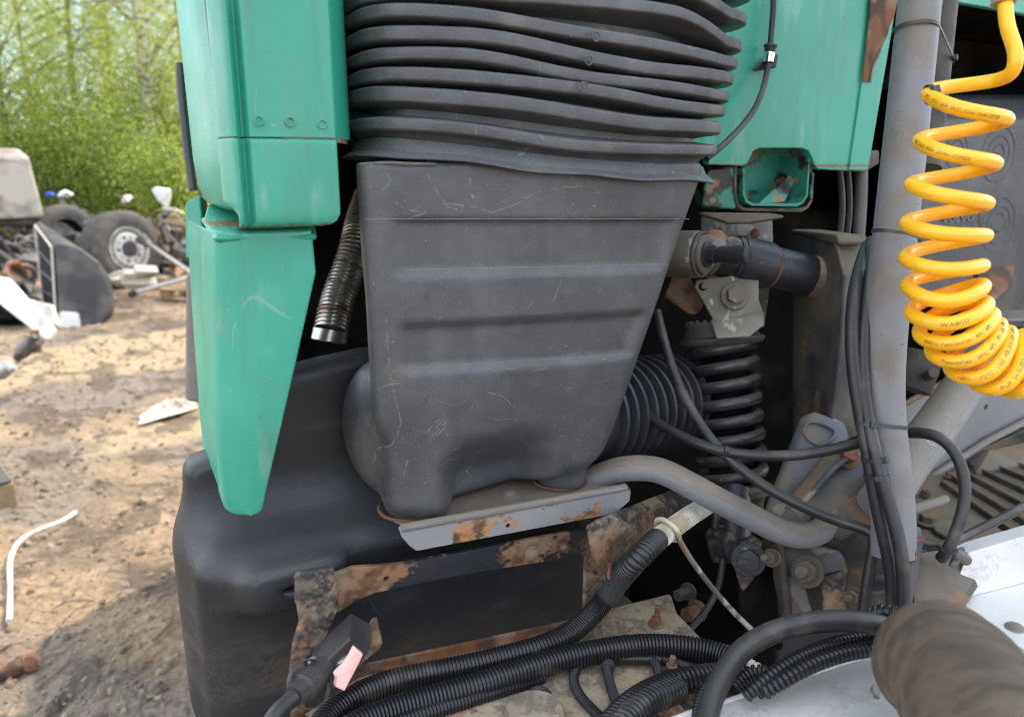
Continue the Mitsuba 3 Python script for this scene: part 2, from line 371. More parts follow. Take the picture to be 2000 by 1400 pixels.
def c_gpaint(p, n, uv):
    a = sc3(p, 8.0); c = mix((0.150, 0.154, 0.166), (0.195, 0.200, 0.212), a)
    top = smoothstep(0.16, 0.44, n.z+0.60*(fbm(p.x*22, p.y*22, p.z*22, 4)-0.5))
    c = mix(c, (0.150, 0.125, 0.095), 0.85*top)
    c = mix(c, (0.22, 0.19, 0.15), 0.35*smoothstep(0.60, 0.72, sc3(p+3.0, 40.0)))
    c = mix(c, (0.40, 0.40, 0.40), 0.4*lines(p, 17.0, 0.0025, 2.0)*smoothstep(0.60, 0.64, sc3(p+9.0, 34.0)))
    return mix(c, (0.03, 0.03, 0.03), 0.7*smoothstep(0.94, 0.955, noise(p.x*180, p.y*180, p.z*180)))
bsdf('grey_paint', c_gpaint, lambda p, n, uv: 0.42+0.25*sc3(p, 11.0), bump=lambda p, n, uv: 0.0006*sc3(p, 45.0), eps=6e-4)
def c_cast(p, n, uv):
    a = sc3(p, 10.0); c = mix((0.030, 0.031, 0.035), (0.085, 0.075, 0.060), smoothstep(0.35, 0.65, a))
    c = mix(c, (0.165, 0.135, 0.095), 0.6*smoothstep(0.2, 0.9, n.z)+0.25*smoothstep(0.55, 0.7, sc3(p+4.0, 25.0)))
    return mix(c, (0.22, 0.11, 0.05), 0.5*smoothstep(0.62, 0.70, sc3(p+9.0, 16.0)))
bsdf('dirty_cast', c_cast, 0.6, spec=0.3, bump=lambda p, n, uv: 0.0012*sc3(p, 70.0), eps=6e-4)
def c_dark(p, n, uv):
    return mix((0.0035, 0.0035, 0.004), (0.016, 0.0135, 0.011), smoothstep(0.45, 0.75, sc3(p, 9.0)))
bsdf('grime_and_shade', c_dark, 0.85, spec=0.08)  # grime with cavity shade put into its colour and weak gloss
def c_pale(p, n, uv):
    a = sc3(p, 12.0); c = mix((0.20, 0.195, 0.165), (0.11, 0.10, 0.08), smoothstep(0.4, 0.65, a))
    c = mix(c, (0.26, 0.115, 0.05), 0.75*smoothstep(0.57, 0.66, sc3(p+6.0, 15.0)))
    return mix(c, (0.50, 0.49, 0.44), 0.5*smoothstep(0.60, 0.68, fbm(p.x*70, p.y*70, p.z*30, 3)))
bsdf('galvanised', c_pale, 0.6, metal=0.25, bump=lambda p, n, uv: 0.001*sc3(p, 60.0), eps=6e-4)
def c_rust(p, n, uv):
    return mix(mix((0.17, 0.075, 0.038), (0.065, 0.036, 0.026), smoothstep(0.38, 0.62, fbm(p.x*40, p.y*40, p.z*16, 5))), (0.22, 0.18, 0.13), 0.6*smoothstep(0.5, 0.7, sc3(p+3.0, 35.0)))
bsdf('rust', c_rust, 0.8, bump=b_rust, eps=6e-4)
def c_alu(p, n, uv):
    c = mix((0.66, 0.655, 0.645), (0.56, 0.555, 0.55), smoothstep(0.4, 0.7, sc3(p, 6.0)))
    c = mix(c, (0.38, 0.36, 0.33), 0.45*smoothstep(0.58, 0.72, rfield(p+2.0, 26.0)))
    c = mix(c, (0.80, 0.80, 0.80), 0.6*lines(p, 23.0, 0.006, 1.0)*smoothstep(0.5, 0.6, sc3(p+2.0, 9.0)))
    return mix(c, (0.15, 0.14, 0.12), 0.4*smoothstep(0.95, 0.97, noise(p.x*380, p.y*380, p.z*380)))
bsdf('white_sheet', c_alu, lambda p, n, uv: 0.34+0.2*sc3(p, 15.0), metal=0.2, bump=lambda p, n, uv: 0.0005*sc3(p, 25.0), eps=6e-4)
FABX = unit(P(1980, 1512, d=.53)-P(1872, 1330, d=.655))
def along(p): return p.x*FABX[0]+p.y*FABX[1]+p.z*FABX[2]
def c_fabric(p, n, uv):
    t = along(p); a = fbm(t*46+sc3(p, 14.0)*3, p.x*40, p.z*40, 5); c = mix((0.070, 0.055, 0.043), (0.140, 0.108, 0.078), smoothstep(0.25, 0.75, a))
    c = mix(c, (0.20, 0.15, 0.09), 0.42*smoothstep(0.50, 0.78, fbm(t*200+sc3(p, 9.0)*16, p.x*60, p.z*60, 5)))
    w = dr.sin((p.x+p.z)*4200)*dr.sin((p.y-p.z)*4200)
    return c*(0.86+0.22*w)
bsdf('rubber_fabric', c_fabric, 0.85, sheen=0.3, bump=lambda p, n, uv: 0.00025*dr.sin((p.x+p.z)*3000)*dr.sin((p.y-p.z)*3000)+0.0007*fbm(along(p)*90+sc3(p, 14.0)*5, p.x*24, p.z*24, 4), eps=3e-4)
def c_hose(p, n, uv):
    return mix((0.018, 0.018, 0.020), (0.10, 0.095, 0.085), 0.22*smoothstep(0.1, 1.0, n.z)+0.4*smoothstep(0.55, 0.75, fbm(p.x*25, p.y*25, p.z*25, 4)))
bsdf('black_rubber', c_hose, lambda p, n, uv: 0.30+0.25*sc3(p, 20.0))
bsdf('conduit', lambda p, n, uv: mix((0.016, 0.016, 0.019), (0.11, 0.10, 0.085), 0.5*smoothstep(0.56, 0.75, sc3(p, 20.0))), 0.32)
bsdf('nylon', (0.035, 0.036, 0.038), 0.4)
bsdf('white_conduit', lambda p, n, uv: mix((0.55, 0.60, 0.54), (0.36, 0.30, 0.20), smoothstep(0.45, 0.7, sc3(p, 30.0))), 0.45)
def c_yellow(p, n, uv):
    c = mix((0.92, 0.50, 0.012), (0.88, 0.45, 0.012), smoothstep(0.4, 0.6, sc3(p, 12.0)))
    return mix(c, (0.09, 0.06, 0.02), 0.6*smoothstep(0.955, 0.97, noise(p.x*230, p.y*230, p.z*230))+0.08*smoothstep(0.55, 0.8, sc3(p+2.0, 50.0)))
bsdf('yellow_hose_skin', c_yellow, 0.25, coat=0.4)
bsdf('print_ink', (0.02, 0.018, 0.015), 0.6)
bsdf('steel', lambda p, n, uv: mix((0.46, 0.44, 0.41), (0.20, 0.13, 0.085), 0.8*smoothstep(0.60, 0.74, sc3(p, 30.0))), 0.27, metal=0.8)
bsdf('chrome', (0.75, 0.75, 0.75), 0.14, metal=1.0)
bsdf('pink_plastic', lambda p, n, uv: mix((0.78, 0.47, 0.43), (0.55, 0.42, 0.30), smoothstep(0.45, 0.7, sc3(p, 45.0))), 0.45)
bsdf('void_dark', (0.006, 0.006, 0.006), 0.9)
# the yard
def c_ground(p, n, uv):
    a = fbm(p.x*0.55+3.3, p.y*0.55, 0.0, 4); b = fbm(p.x*3.2, p.y*2.2, 3.0, 5); g = fbm(p.x*24, p.y*24, 0.0, 4)
    c = mix((0.240, 0.176, 0.112), (0.160, 0.120, 0.080), smoothstep(0.36, 0.64, b))
    grav = smoothstep(0.44, 0.56, a+0.14*(b-0.5)+0.16*smoothstep(5.2, 7.0, p.y)*smoothstep(9.2, 7.5, p.y))
    c = mix(c, mix((0.20, 0.165, 0.130), (0.135, 0.112, 0.09), smoothstep(0.4, 0.6, g)), grav)
    c = mix(c, (0.37, 0.285, 0.165), 0.7*smoothstep(0.55, 0.66, fbm(p.x*0.9+7, p.y*1.6, 1.0, 4)))
    c = mix(c, (0.075, 0.058, 0.044), 0.75*smoothstep(0.575, 0.64, fbm(p.x*4.5+3, p.y*3.5, 8.0, 5)))
    return c*(0.55+0.55*g+0.38*noise(p.x*130, p.y*130, 2.0))
bsdf('ground_dirt', c_ground, 0.9, bump=lambda p, n, uv: 0.035*fbm(p.x*9, p.y*9, 0.0, 4)+0.016*fbm(p.x*50, p.y*50, 0.0, 3), eps=4e-3)
bsdf('gravel_stone', lambda p, n, uv: mix((0.34, 0.28, 0.21), (0.10, 0.08, 0.065), noise(p.x*30, p.y*30, p.z*5)), 0.85)
bsdf('tyre_rubber', lambda p, n, uv: mix((0.060, 0.057, 0.053), (0.105, 0.095, 0.08), smoothstep(0.35, 0.75, sc3(p, 14.0))), 0.75)
bsdf('rim_paint', lambda p, n, uv: mix((0.58, 0.58, 0.56), (0.40, 0.36, 0.30), smoothstep(0.45, 0.75, sc3(p, 9.0))), 0.5)
bsdf('pale_cab_paint', lambda p, n, uv: mix((0.46, 0.42, 0.35), (0.20, 0.15, 0.115), 0.85*smoothstep(0.50, 0.72, fbm(p.x*4, p.y*4, p.z*3, 5))), 0.5)
bsdf('white_plastic', lambda p, n, uv: mix((0.68, 0.69, 0.65), (0.45, 0.40, 0.31), smoothstep(0.5, 0.75, sc3(p, 8.0))), 0.45)
bsdf('dull_black', lambda p, n, uv: mix((0.035, 0.034, 0.036), (0.10, 0.09, 0.08), smoothstep(0.4, 0.75, sc3(p, 5.0))), 0.5)
bsdf('scrap_metal', lambda p, n, uv: mix(mix((0.16, 0.15, 0.14), (0.05, 0.048, 0.046), cell_rand(p.x*3.1, p.y*3.1, p.z*3.1)), (0.22, 0.11, 0.06), smoothstep(0.5, 0.62, sc3(p, 2.5))), 0.55, metal=0.3)
bsdf('old_wood', lambda p, n, uv: mix((0.36, 0.26, 0.15), (0.18, 0.12, 0.075), fbm(p.x*60, p.y*8, p.z*60, 3)), 0.8)
bsdf('blue_plastic', (0.03, 0.08, 0.45), 0.4)
bsdf('birch_bark', lambda p, n, uv: mix((0.52, 0.48, 0.42), (0.06, 0.05, 0.04), smoothstep(0.54, 0.62, fbm(p.x*6, p.y*6, p.z*14, 4))), 0.8)
bsdf('dark_bark', lambda p, n, uv: mix((0.20, 0.17, 0.13), (0.11, 0.09, 0.07), sc3(p, 12.0)), 0.85)
def leafmat(key, a, b):
    scene[key] = {'type': 'principledthin', 'base_color': mikit.proc(lambda p, n, uv: mix(a, b, 0.65*noise(p.x*0.8, p.y*0.8, p.z*0.8)+0.35*noise(p.x*9, p.y*9, p.z*9))), 'roughness': 0.55, 'diff_trans': 1.45, 'spec_trans': 0.0}
leafmat('birch_leaf', (0.31, 0.39, 0.075), (0.48, 0.54, 0.14))
leafmat('bush_leaf', (0.28, 0.38, 0.08), (0.45, 0.53, 0.14))
def c_spring(p, n, uv):
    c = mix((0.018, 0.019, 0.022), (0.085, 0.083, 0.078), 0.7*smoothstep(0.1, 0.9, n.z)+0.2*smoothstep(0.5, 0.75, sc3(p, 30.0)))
    return mix(c, (0.30, 0.20, 0.11), 0.7*smoothstep(0.68, 0.72, sc3(p+2.0, 40.0)))
bsdf('spring_paint', c_spring, 0.38)
bsdf('highlight_plastic', (0.15, 0.154, 0.16), 0.35)  # same plastic made paler: highlights on lines and lettering put into colour
# ------------------------------------------------------------ the yard: ground, trees, scrap
def axis_pts():
    a = np.concatenate([np.linspace(-3.2, 2.2, 260), np.geomspace(2.25, 1500, 40), -np.geomspace(3.25, 1500, 40)]); return np.sort(a)
gx = axis_pts(); gy = np.sort(np.concatenate([np.linspace(-2, 2, 40), np.linspace(2.05, 9.0, 300), np.geomspace(9.05, 1500, 90), -np.geomspace(2.1, 1500, 20)]))
GX, GY = np.meshgrid(gx, gy)
def ground_z(x, y):
    q = np.stack([x, y, x*0], -1); fade = np.clip(1.2-np.hypot(x, y)/25.0, 0, 1)
    return fade*(0.05*(nfbm(q*1.1, 3, 2)-0.5)+0.045*(nfbm(q*[5.0, 4.0, 1], 4, 5)-0.5)+0.02*(nnoise(q*[22, 20, 1], 6)-0.5))
add('ground', grid_mesh(np.stack([GX, GY, ground_z(GX, GY)], -1)), 'ground_dirt', kind='structure', smooth=True)

def blob(c, s, k=1, rng=RNG, rough=0.35):
    m = trimesh.creation.icosphere(k, 1.0); v = m.vertices*(1+rough*(rng.random((len(m.vertices), 1))-0.5))
    a = rng.random(3)*6.28; R = trimesh.transformations.euler_matrix(*a)[:3, :3]
    m.vertices = (v*np.asarray(s))@R.T+np.asarray(c); return m
# loose stones and clods
st = []
rg = np.random.default_rng(3)
ico = trimesh.creation.icosphere(0, 1.0)
nS = 9000
sy = 2.3+8.5*rg.random(nS)**1.3; sx = -2.6+3.6*rg.random(nS); sr = 0.004+0.018*rg.random(nS)**4
V = []; Fc = []
for i in range(nS):
    v = ico.vertices*(1+0.5*(rg.random((12, 1))-0.5))*[1, 1, 0.6]*sr[i]; R = trimesh.transformations.euler_matrix(*(rg.random(3)*6.28))[:3, :3]
    V.append(v@R.T+[sx[i], sy[i], 0]); Fc.append(ico.faces+12*i)
V = np.vstack(V); V[:, 2] += np.repeat(ground_z(sx, sy)+sr*0.2, 12)
add('loose_gravel', trimesh.Trimesh(V, np.vstack(Fc), process=False), 'gravel_stone', kind='stuff', label='small stones and clods scattered over the tan dirt ground', cat='gravel', smooth=False)
# twigs and wire scraps on the ground
tw = []
for i in range(24):
    c = P(rg.uniform(0, 360), rg.uniform(760, 1390), Z=0.012); a = rg.random()*6.28; L = rg.uniform(0.06, 0.22)
    q = np.array([[math.cos(a)*s, math.sin(a)*s, 0] for s in (-L/2, 0, L/2)]); q[1] += [rg.normal()*L*0.16, rg.normal()*L*0.16, 0.008]
    tw.append(pipe(c+q, rg.uniform(0.0018, 0.0045), 6, 0.02))
add('dry_twigs', cat(tw), 'dark_bark', kind='stuff', label='dry twigs and wire scraps lying about on the dirt', cat='twigs')

# --- trees
def leaves(c, size, rng, up=0.3):
    """Leaf-sized blades (two triangles, folded) at the points c."""
    n = len(c); a = rng.normal(size=(n, 3)); a /= np.linalg.norm(a, axis=1, keepdims=True); a[:, 2] -= 0.6; a /= np.linalg.norm(a, axis=1, keepdims=True)
    b = rng.normal(size=(n, 3)); b -= a*(a*b).sum(1, keepdims=True); b /= np.linalg.norm(b, axis=1, keepdims=True)
    s = size*(0.6+0.8*rng.random((n, 1)))
    v = np.stack([c, c+a*s*0.5+b*s*0.36, c+a*s, c+a*s*0.5-b*s*0.36], 1).reshape(-1, 3)
    i = np.arange(n)*4
    return v, np.vstack([np.stack([i, i+1, i+2], 1), np.stack([i, i+2, i+3], 1)])
def hanging_tree(name, base, height, spread, nstr, seed, label, bark, leaf='birch_leaf', trunk_r=0.12, low=0.05, lsz=0.075, group=None):
    rng = np.random.default_rng(seed); base = np.asarray(base, float)
    k = thing(name, label, 'tree', group)
    lean = rng.normal(size=2)*0.03*height
    ctl = [base+[0, 0, -0.1], base+[lean[0]*0.3, lean[1]*0.3, height*0.35], base+[lean[0], lean[1], height*0.95]]
    p, s = spline(ctl, 0.25); tr = trunk_r*(1-0.85*s/s[-1])
    add('trunk', sweep(p, tr, 12), bark, k)
    limbs, tips = [], []
    for i in range(26):
        t = rng.uniform(0.12, 0.95); o = p[int(t*(len(p)-1))]; a = rng.random()*6.28; L = spread*(1.05-0.55*t)*rng.uniform(0.6, 1.1)
        e = o+[math.cos(a)*L, math.sin(a)*L, L*rng.uniform(0.25, 0.8)]; m = (o+e)/2+[0, 0, 0.12*L]
        q, _ = spline([o, m, e], 0.2); limbs.append(sweep(q, np.linspace(trunk_r*0.28, 0.012, len(q)), 6)); tips.append(q[len(q)//4:])
    add('limbs', cat(limbs), bark, k)
    tips = np.vstack(tips)
    C = []
    o = tips[rng.integers(0, len(tips), nstr)]+rng.normal(size=(nstr, 3))*[0.35*spread/2, 0.35*spread/2, 0.35]
    L = rng.uniform(0.3, 1.3, nstr)
    for j in range(15):
        f = (j+rng.random(nstr))/15
        q = o+np.stack([0.25*np.sin(f*3+o[:, 0]*5)*f, 0.25*np.cos(f*2.5+o[:, 1]*5)*f, -f*L], 1)+rng.normal(size=(nstr, 3))*[0.15, 0.15, 0.10]
        C.append(q)
    C = np.vstack(C); C = C[C[:, 2] > base[2]+low]
    v, f = leaves(C, lsz, rng)
    add('crown', trimesh.Trimesh(v, f, process=False), leaf, k, smooth=False)
def bush(name, base, s, n, seed, label, leaf='bush_leaf', lsz=0.075, group=None):
    rng = np.random.default_rng(seed); k = thing(name, label, 'bush', group); base = np.asarray(base, float)
    st = []; C = []
    for i in range(16):
        a = rng.random()*6.28; e = base+[math.cos(a)*s[0]*rng.random()*0.8, math.sin(a)*s[1]*rng.random()*0.8, s[2]*rng.uniform(0.5, 1.0)]
        q, _ = spline([base+[math.cos(a)*0.1, math.sin(a)*0.1, -0.03], (base+e)/2+[0, 0, 0.15*s[2]], e], 0.15); st.append(sweep(q, np.linspace(0.02, 0.006, len(q)), 5)); C.append(q[1:])
    add('stems', cat(st), 'dark_bark', k)
    C = np.vstack(C); c = C[rng.integers(0, len(C), n)]+rng.normal(size=(n, 3))*np.asarray(s)*0.16; c = c[c[:, 2] > 0.02]
    v, f = leaves(c, lsz, rng); add('foliage', trimesh.Trimesh(v, f, process=False), leaf, k, smooth=False)
def gp(px, dist):                       # a ground spot in the direction of a pixel column, dist metres away
    q = P(px, 326, d=1.0)-CAM; q[2] = 0; q = unit(q)*dist; return np.array([q[0], q[1], 0.0])
hanging_tree('birch_tree', gp(303, 21), 13, 3.6, 2300, 11, 'birch with the white bark trunk nearest the cab, behind the wheels', 'birch_bark', trunk_r=0.19, lsz=0.045)
hanging_tree('birch_tree', gp(22, 20), 12, 3.6, 2300, 12, 'birch at the left edge behind the pale cab shell, thin dark trunk', 'dark_bark', trunk_r=0.08, lsz=0.045)
hanging_tree('birch_tree', gp(150, 23), 13, 4.0, 2400, 13, 'birch with drooping twigs midway between the left edge and the cab', 'dark_bark', trunk_r=0.09, lsz=0.045)
TG = 'further birches closing the background'
LB = 'further birch merging into the green wall of leaves behind the yard'
for i, (px, ds, hh) in enumerate([(-70, 24, 12), (80, 28, 12), (230, 29, 12), (370, 26, 11), (20, 34, 13), (320, 35, 13), (450, 25, 12), (540, 27, 12), (640, 26, 12), (750, 28, 12), (880, 27, 12)]):
    hanging_tree('birch_tree', gp(px, ds), hh, 4.2, 1900 if i < 6 else 1100, 30+i, LB, 'dark_bark', trunk_r=0.09, lsz=0.05, group=TG)
for i, (px, ds, s) in enumerate([(40, 20, (1.9, 1.3, 3.2)), (140, 19.5, (1.9, 1.3, 2.4)), (240, 19, (1.8, 1.2, 2.8)), (340, 17.5, (1.3, 1.0, 2.2)), (-30, 20, (1.8, 1.2, 3.0)), (90, 22, (2.2, 1.5, 4.2)), (190, 22, (2.2, 1.5, 4.4)), (290, 22, (2.2, 1.5, 4.4)), (380, 21, (2.0, 1.5, 4.0)), (362, 14.5, (0.55, 0.5, 0.85)), (470, 21, (2.0, 1.5, 3.4)), (570, 22, (2.2, 1.5, 3.6)), (690, 22, (2.2, 1.5, 3.2)), (820, 23, (2.3, 1.5, 3.4))]):
    bush('green_bush', gp(px, ds), s, 3000 if i == 9 else 9000 if i < 9 else 6000, 60+i, 'low bright green bush at the foot of the trees just left of the cab' if i == 9 else 'leafy green bush in the row under the birches', group=None if i == 9 else 'bushes under the birches', lsz=0.05 if i == 9 else 0.07)

# --- dismantled axle with two wheels
def wheel(name, c, ax, R, W, label, dirt=0):
    k = thing(name, label, 'loose wheel'); ax = unit(ax); c = np.asarray(c, float)
    pr = [(-W/2+0.02, R*0.56), (-W/2, R*0.62), (-W/2-0.012, R*0.74), (-W/2-0.006, R*0.88), (-W/2+0.02, R*0.965), (-W/2+0.045, R*0.995)]
    for g in np.linspace(-0.30, 0.30, 5): pr += [(W*(g-0.028), R), (W*(g-0.026), R-0.014), (W*(g+0.026), R-0.014), (W*(g+0.028), R)]
    pr += [(W/2-0.045, R*0.995), (W/2-0.02, R*0.965), (W/2+0.006, R*0.88), (W/2+0.012, R*0.74), (W/2, R*0.62), (W/2-0.02, R*0.56)]
    t = add('tyre', lathe(c, ax, pr, 72), 'tyre_rubber', k, smooth=30)
    rp = [(W/2-0.02, R*0.57), (W/2+0.004, R*0.565), (W/2-0.002, R*0.535), (W/2-0.03, R*0.515), (W/2-0.12, R*0.50), (W/2-0.13, R*0.44)]
    rim = add('rim', lathe(c, ax, rp, 56), 'rim_paint', k, smooth=30)
    disc = [(W/2-0.13, R*0.445), (W/2-0.02, R*0.43), (W/2-0.004, R*0.40), (W/2-0.006, R*0.23), (W/2-0.03, R*0.21), (W/2-0.03, R*0.0)]
    add('wheel_disc', lathe(c, ax, disc, 48), 'rim_paint', k, smooth=30)
    add('hub', cat(cyl(c+ax*(W/2-0.035), c+ax*(W/2+0.03), R*0.185, sides=32, bevel=0.01), cyl(c+ax*(W/2+0.02), c+ax*(W/2+0.05), R*0.10, sides=24, bevel=0.006)), 'dull_black', k)
    v0 = unit(np.cross(ax, [0, 0, 1.0])); v1 = np.cross(ax, v0)
    for q in range(10):
        a = q*0.6283; o = c+ax*(W/2-0.006)+R*0.315*(math.cos(a)*v0+math.sin(a)*v1)
        add('wheel_nut' if q % 2 else 'disc_hole', hexbolt(o, ax, 0.017, 0.022) if q % 2 else lathe(o, ax, [(0.003, 0.0), (0.003, 0.026), (-0.001, 0.029)], 16), 'dull_black' if q % 2 == 0 else 'steel', k)
    return k
wd = unit(np.array([0.58, -0.80, 0.11])); wr = 0.50
w1 = P(237, 480, d=10.4); w1[2] = 0.51
wheel('used_wheel', w1, wd, 0.52, 0.34, 'used truck wheel with pale steel disc and grooved tyre, nearer of two on the axle')
w2 = P(122, 460, d=12.0); w2[2] = 0.51
wheel('used_wheel', w2, -wd, 0.52, 0.34, 'used truck wheel behind the nearer one, only its grooved tread showing')
ax_k = thing('axle_assembly', 'dark axle beam with brackets between the two used truck wheels', 'axle')
add('axle_beam', cyl(w1-wd*0.2, w2+wd*0.2, 0.11, sides=20), 'dull_black', ax_k)
add('axle_bracket', hullpts([w1-wd*0.55+[-0.55, 0, 0.06], w1-wd*0.3+[-0.50, 0, 0.16], w1-wd*0.85+[-0.1, 0, 0.10], w1-wd*0.3+[-0.1, 0, -0.22], w1-wd*0.7+[-0.60, 0, -0.24]], 0.03), 'dull_black', ax_k)
add('axle_bracket', hullpts([w1-wd*0.2+[-1.05, 0, 0.16], w1-wd*0.2+[-0.42, -0.05, 0.24], w1-wd*0.3+[-0.45, 0, 0.02], w1-wd*0.3+[-1.0, 0, -0.10]], 0.02), 'dull_black', ax_k)

# --- pale cab shell at the left edge, on a stack of scrap
k = thing('cab_shell', 'pale dirty beige cab shell with rounded roof at the left edge of the yard', 'truck cab')
c0 = P(85, 418, d=11.5); zt = P(60, 291, d=11.5)[2]; zb = c0[2]
fx = unit(np.array([1.0, 0.10, 0.0])); bk = np.array([-fx[1], fx[0], 0.0])
def cs(u, v, z): return np.array([*(c0+fx*u+bk*v)[:2], z])
add('shell', hullpts([cs(u, v, z) for u, v, z in [(-1.6, 0, zb), (-0.06, 0, zb), (-1.6, 1.5, zb), (-0.06, 1.5, zb), (-1.6, 0, zt-0.12), (-0.14, 0, zt-0.16), (-1.6, 1.5, zt-0.1), (-0.14, 1.5, zt-0.1), (-1.6, 0.08, zt-0.06), (-0.24, 0.08, zt-0.06), (-1.6, 1.4, zt-0.06), (-0.24, 1.4, zt-0.06)]], 0.06, 16), 'pale_cab_paint', k, smooth=40)
add('roof_lip', pipe([cs(-1.6, -0.065, zt-0.17), cs(-0.25, -0.065, zt-0.17), cs(-0.09, -0.05, zt-0.21)], 0.012, 8, 0.05), 'pale_cab_paint', k)
add('lower_frame', cat(hullpts([cs(-1.5, 0.1, zb-0.12), cs(-0.15, 0.1, zb-0.12), cs(-1.5, 1.3, zb-0.06), cs(-0.15, 1.3, zb-0.06)], 0.06), [cyl(cs(u, v, -0.02), cs(u, v, zb-0.1), 0.07) for u in (-1.3, -0.35) for v in (0.2, 1.2)]), 'dull_black', k)

# --- black bumper end with lamp openings, standing on the ground
k = thing('bumper_end', 'black plastic bumper end with empty lamp frame, standing on the dirt left of the cab', 'bumper')
b0 = P(105, 640, Z=0.0); D = float((b0-CAM)@FWD)
bmp = [(112, 480, 0), (120, 612, 0), (76, 438, .5), (79, 470, .55), (92, 603, .35), (150, 486, .05), (188, 513, .15), (212, 548, .3), (219, 602, .3), (186, 636, .15), (128, 636, .05), (194, 524, .6), (212, 616, .6), (140, 490, .5)]
add('shell', hullpts([P(x, y, d=D+e) for x, y, e in bmp], 0.025, 16), 'dull_black', k, smooth=50)
lf = [P(x, y, d=D+e)-FWD*.03-RIGHT*.035 for x, y, e in ((78, 441, .48), (111, 484, 0), (118, 606, 0), (93, 598, .33))]
lc_ = np.mean(lf, 0)
add('lamp_frame', cat([cyl(lf[q], lf[(q+1) % 4], .011, sides=8) for q in range(4)]), 'pale_cab_paint', k)
add('opening_shade', hullpts([q*.9+lc_*.1+RIGHT*.02 for q in lf], .004), 'void_dark', k)  # solid black slab stands in for the shade inside the frame
for f in (.3, .55, .8): add('frame_bar', cyl(lf[0]*(1-f)+lf[3]*f, lf[1]*(1-f)+lf[2]*f, .012, sides=8), 'dull_black', k)
add('lower_trim', hullpts([P(x, y, d=D+e) for x, y, e in ((94, 606, .3), (122, 612, -.03), (150, 614, .02), (154, 638, .04), (122, 640, -.02), (100, 628, .2))], .02), 'white_plastic', k)
# white spoiler blade leaning against it
k = thing('spoiler_blade', 'long white plastic blade lying aslant in front of the black bumper end', 'trim panel')
add('blade', plate([P(-8, 538, d=6.4), P(22, 545, d=6.4), P(100, 640, d=6.2), P(92, 660, d=6.2), P(80, 658, d=6.2), P(-8, 585, d=6.4)], unit(-FWD+[0, 0, 0.3]), 0.03, 0.008, 0.02), 'white_plastic', k)
k = thing('white_trim', 'white plastic trim strip lying behind the leaning blade', 'trim panel')
add('strip', hullpts([P(40, 585, d=6.9), P(100, 600, d=6.9), P(110, 632, d=6.9), P(70, 622, d=6.9)], 0.025), 'white_plastic', k)
# universal joint on the ground
k = thing('propshaft_joint', 'greasy propshaft end with splined shaft and yoke lying on the dirt', 'propshaft')
j0, j1, j2 = P(-8, 735, d=5.5), P(20, 712, d=5.5), P(46, 690, d=5.5); ja = unit(j2-j0)
add('splined_shaft', lathe(j0-ja*0.1, ja, [(0, 0), (0, 0.04), (0.12, 0.04), (0.125, 0.055), (0.22, 0.055), (0.235, 0.04), (0.235, 0)], 28), 'steel', k)
js = np.cross(ja, [0, 0, 1.0])
add('yoke', cat(hullpts([j2-js*0.09, j2+ja*0.11-js*0.075, j2-ja*0.04-js*0.03], 0.032), hullpts([j2+js*0.09+[0, 0, .02], j2+ja*0.13+js*0.075+[0, 0, .04], j2-ja*0.04+js*0.03], 0.032)), 'scrap_metal', k)
add('cross_pin', cat(cyl(j2+ja*0.12-js*0.11, j2+ja*0.12+js*0.11, 0.028), cyl(j2+ja*0.12-[0, 0, 0.07], j2+ja*0.12+[0, 0, 0.09], 0.028)), 'scrap_metal', k)
# block at the left edge
k = thing('timber_block', 'weathered timber block capped with a grey metal plate at the left edge', 'block')
t0 = P(35, 985, Z=0.0)
bx = unit(P(35, 985, Z=0)-P(-60, 1010, Z=0)); by = np.array([-bx[1], bx[0], 0])
def tb(u, v, z): q = t0+bx*u+by*v; q[2] = z; return q
add('timber', hullpts([tb(u, v, z) for u in (-0.5, -0.01) for v in (0, 0.7) for z in (-0.01, 0.11)], 0.008), 'old_wood', k)
add('cap_plate', hullpts([tb(u, v, z) for u, v, z in [(-0.5, 0.0, 0.13), (-0.015, 0.0, 0.13), (-0.5, 0.7, 0.13), (-0.015, 0.7, 0.13), (-0.5, 0.1, 0.28), (-0.06, 0.1, 0.28), (-0.5, 0.6, 0.34), (-0.06, 0.6, 0.34)]], 0.008), 'scrap_metal', k)
# bent pipe, elbow, white rag
k = thing('bent_tube', 'thin bent grey metal tube lying on the dirt in the foreground', 'tube')
add('tube', pipe([P(18, 1212, Z=0.02), P(20, 1140, Z=0.02), P(24, 1080, Z=0.02), P(60, 1042, Z=0.02), P(115, 1020, Z=0.02), P(148, 1000, Z=0.02)], 0.010, 10, 0.02), 'rim_paint', k)
k = thing('pipe_stub', 'short rusty pipe stub lying at the bottom left edge', 'pipe')
q0, q1 = P(-20, 1322, Z=0.03), P(33, 1303, Z=0.03)
add('stub', lathe(q0, q1-q0, [(0, 0.0), (0, 0.024), (0.09, 0.026), (0.092, 0.033), (0.128, 0.033), (0.13, 0.02), (0.11, 0.02)], 24), 'rust', k)
k = thing('plastic_rag', 'crumpled whitish plastic sheet on the ground beside the green fender', 'rag')
u_, v_ = np.meshgrid(np.linspace(0, 1, 60), np.linspace(0, 1, 30))
A0, A1 = P(272, 832, Z=0.0), P(385, 800, Z=0.0); Bv = P(300, 796, Z=0.0)-P(300, 830, Z=0.0)
R3 = A0+(A1-A0)*u_[..., None]+Bv*v_[..., None]*(0.45+0.5*np.sin(u_*3.1)[..., None])
R3[..., 2] = 0.012+0.055*np.sin(v_*3.14)*np.sin(u_*3.0+0.1)*np.abs(nfbm(np.stack([u_*11, v_*6, u_*0], -1), 4, 4)-.35)*2.4
R3 += 0.05*(nfbm(np.stack([u_*9, v_*5, u_*0+[[3]]], -1), 3, 8)-.5)[..., None]*[1, 1, 0]
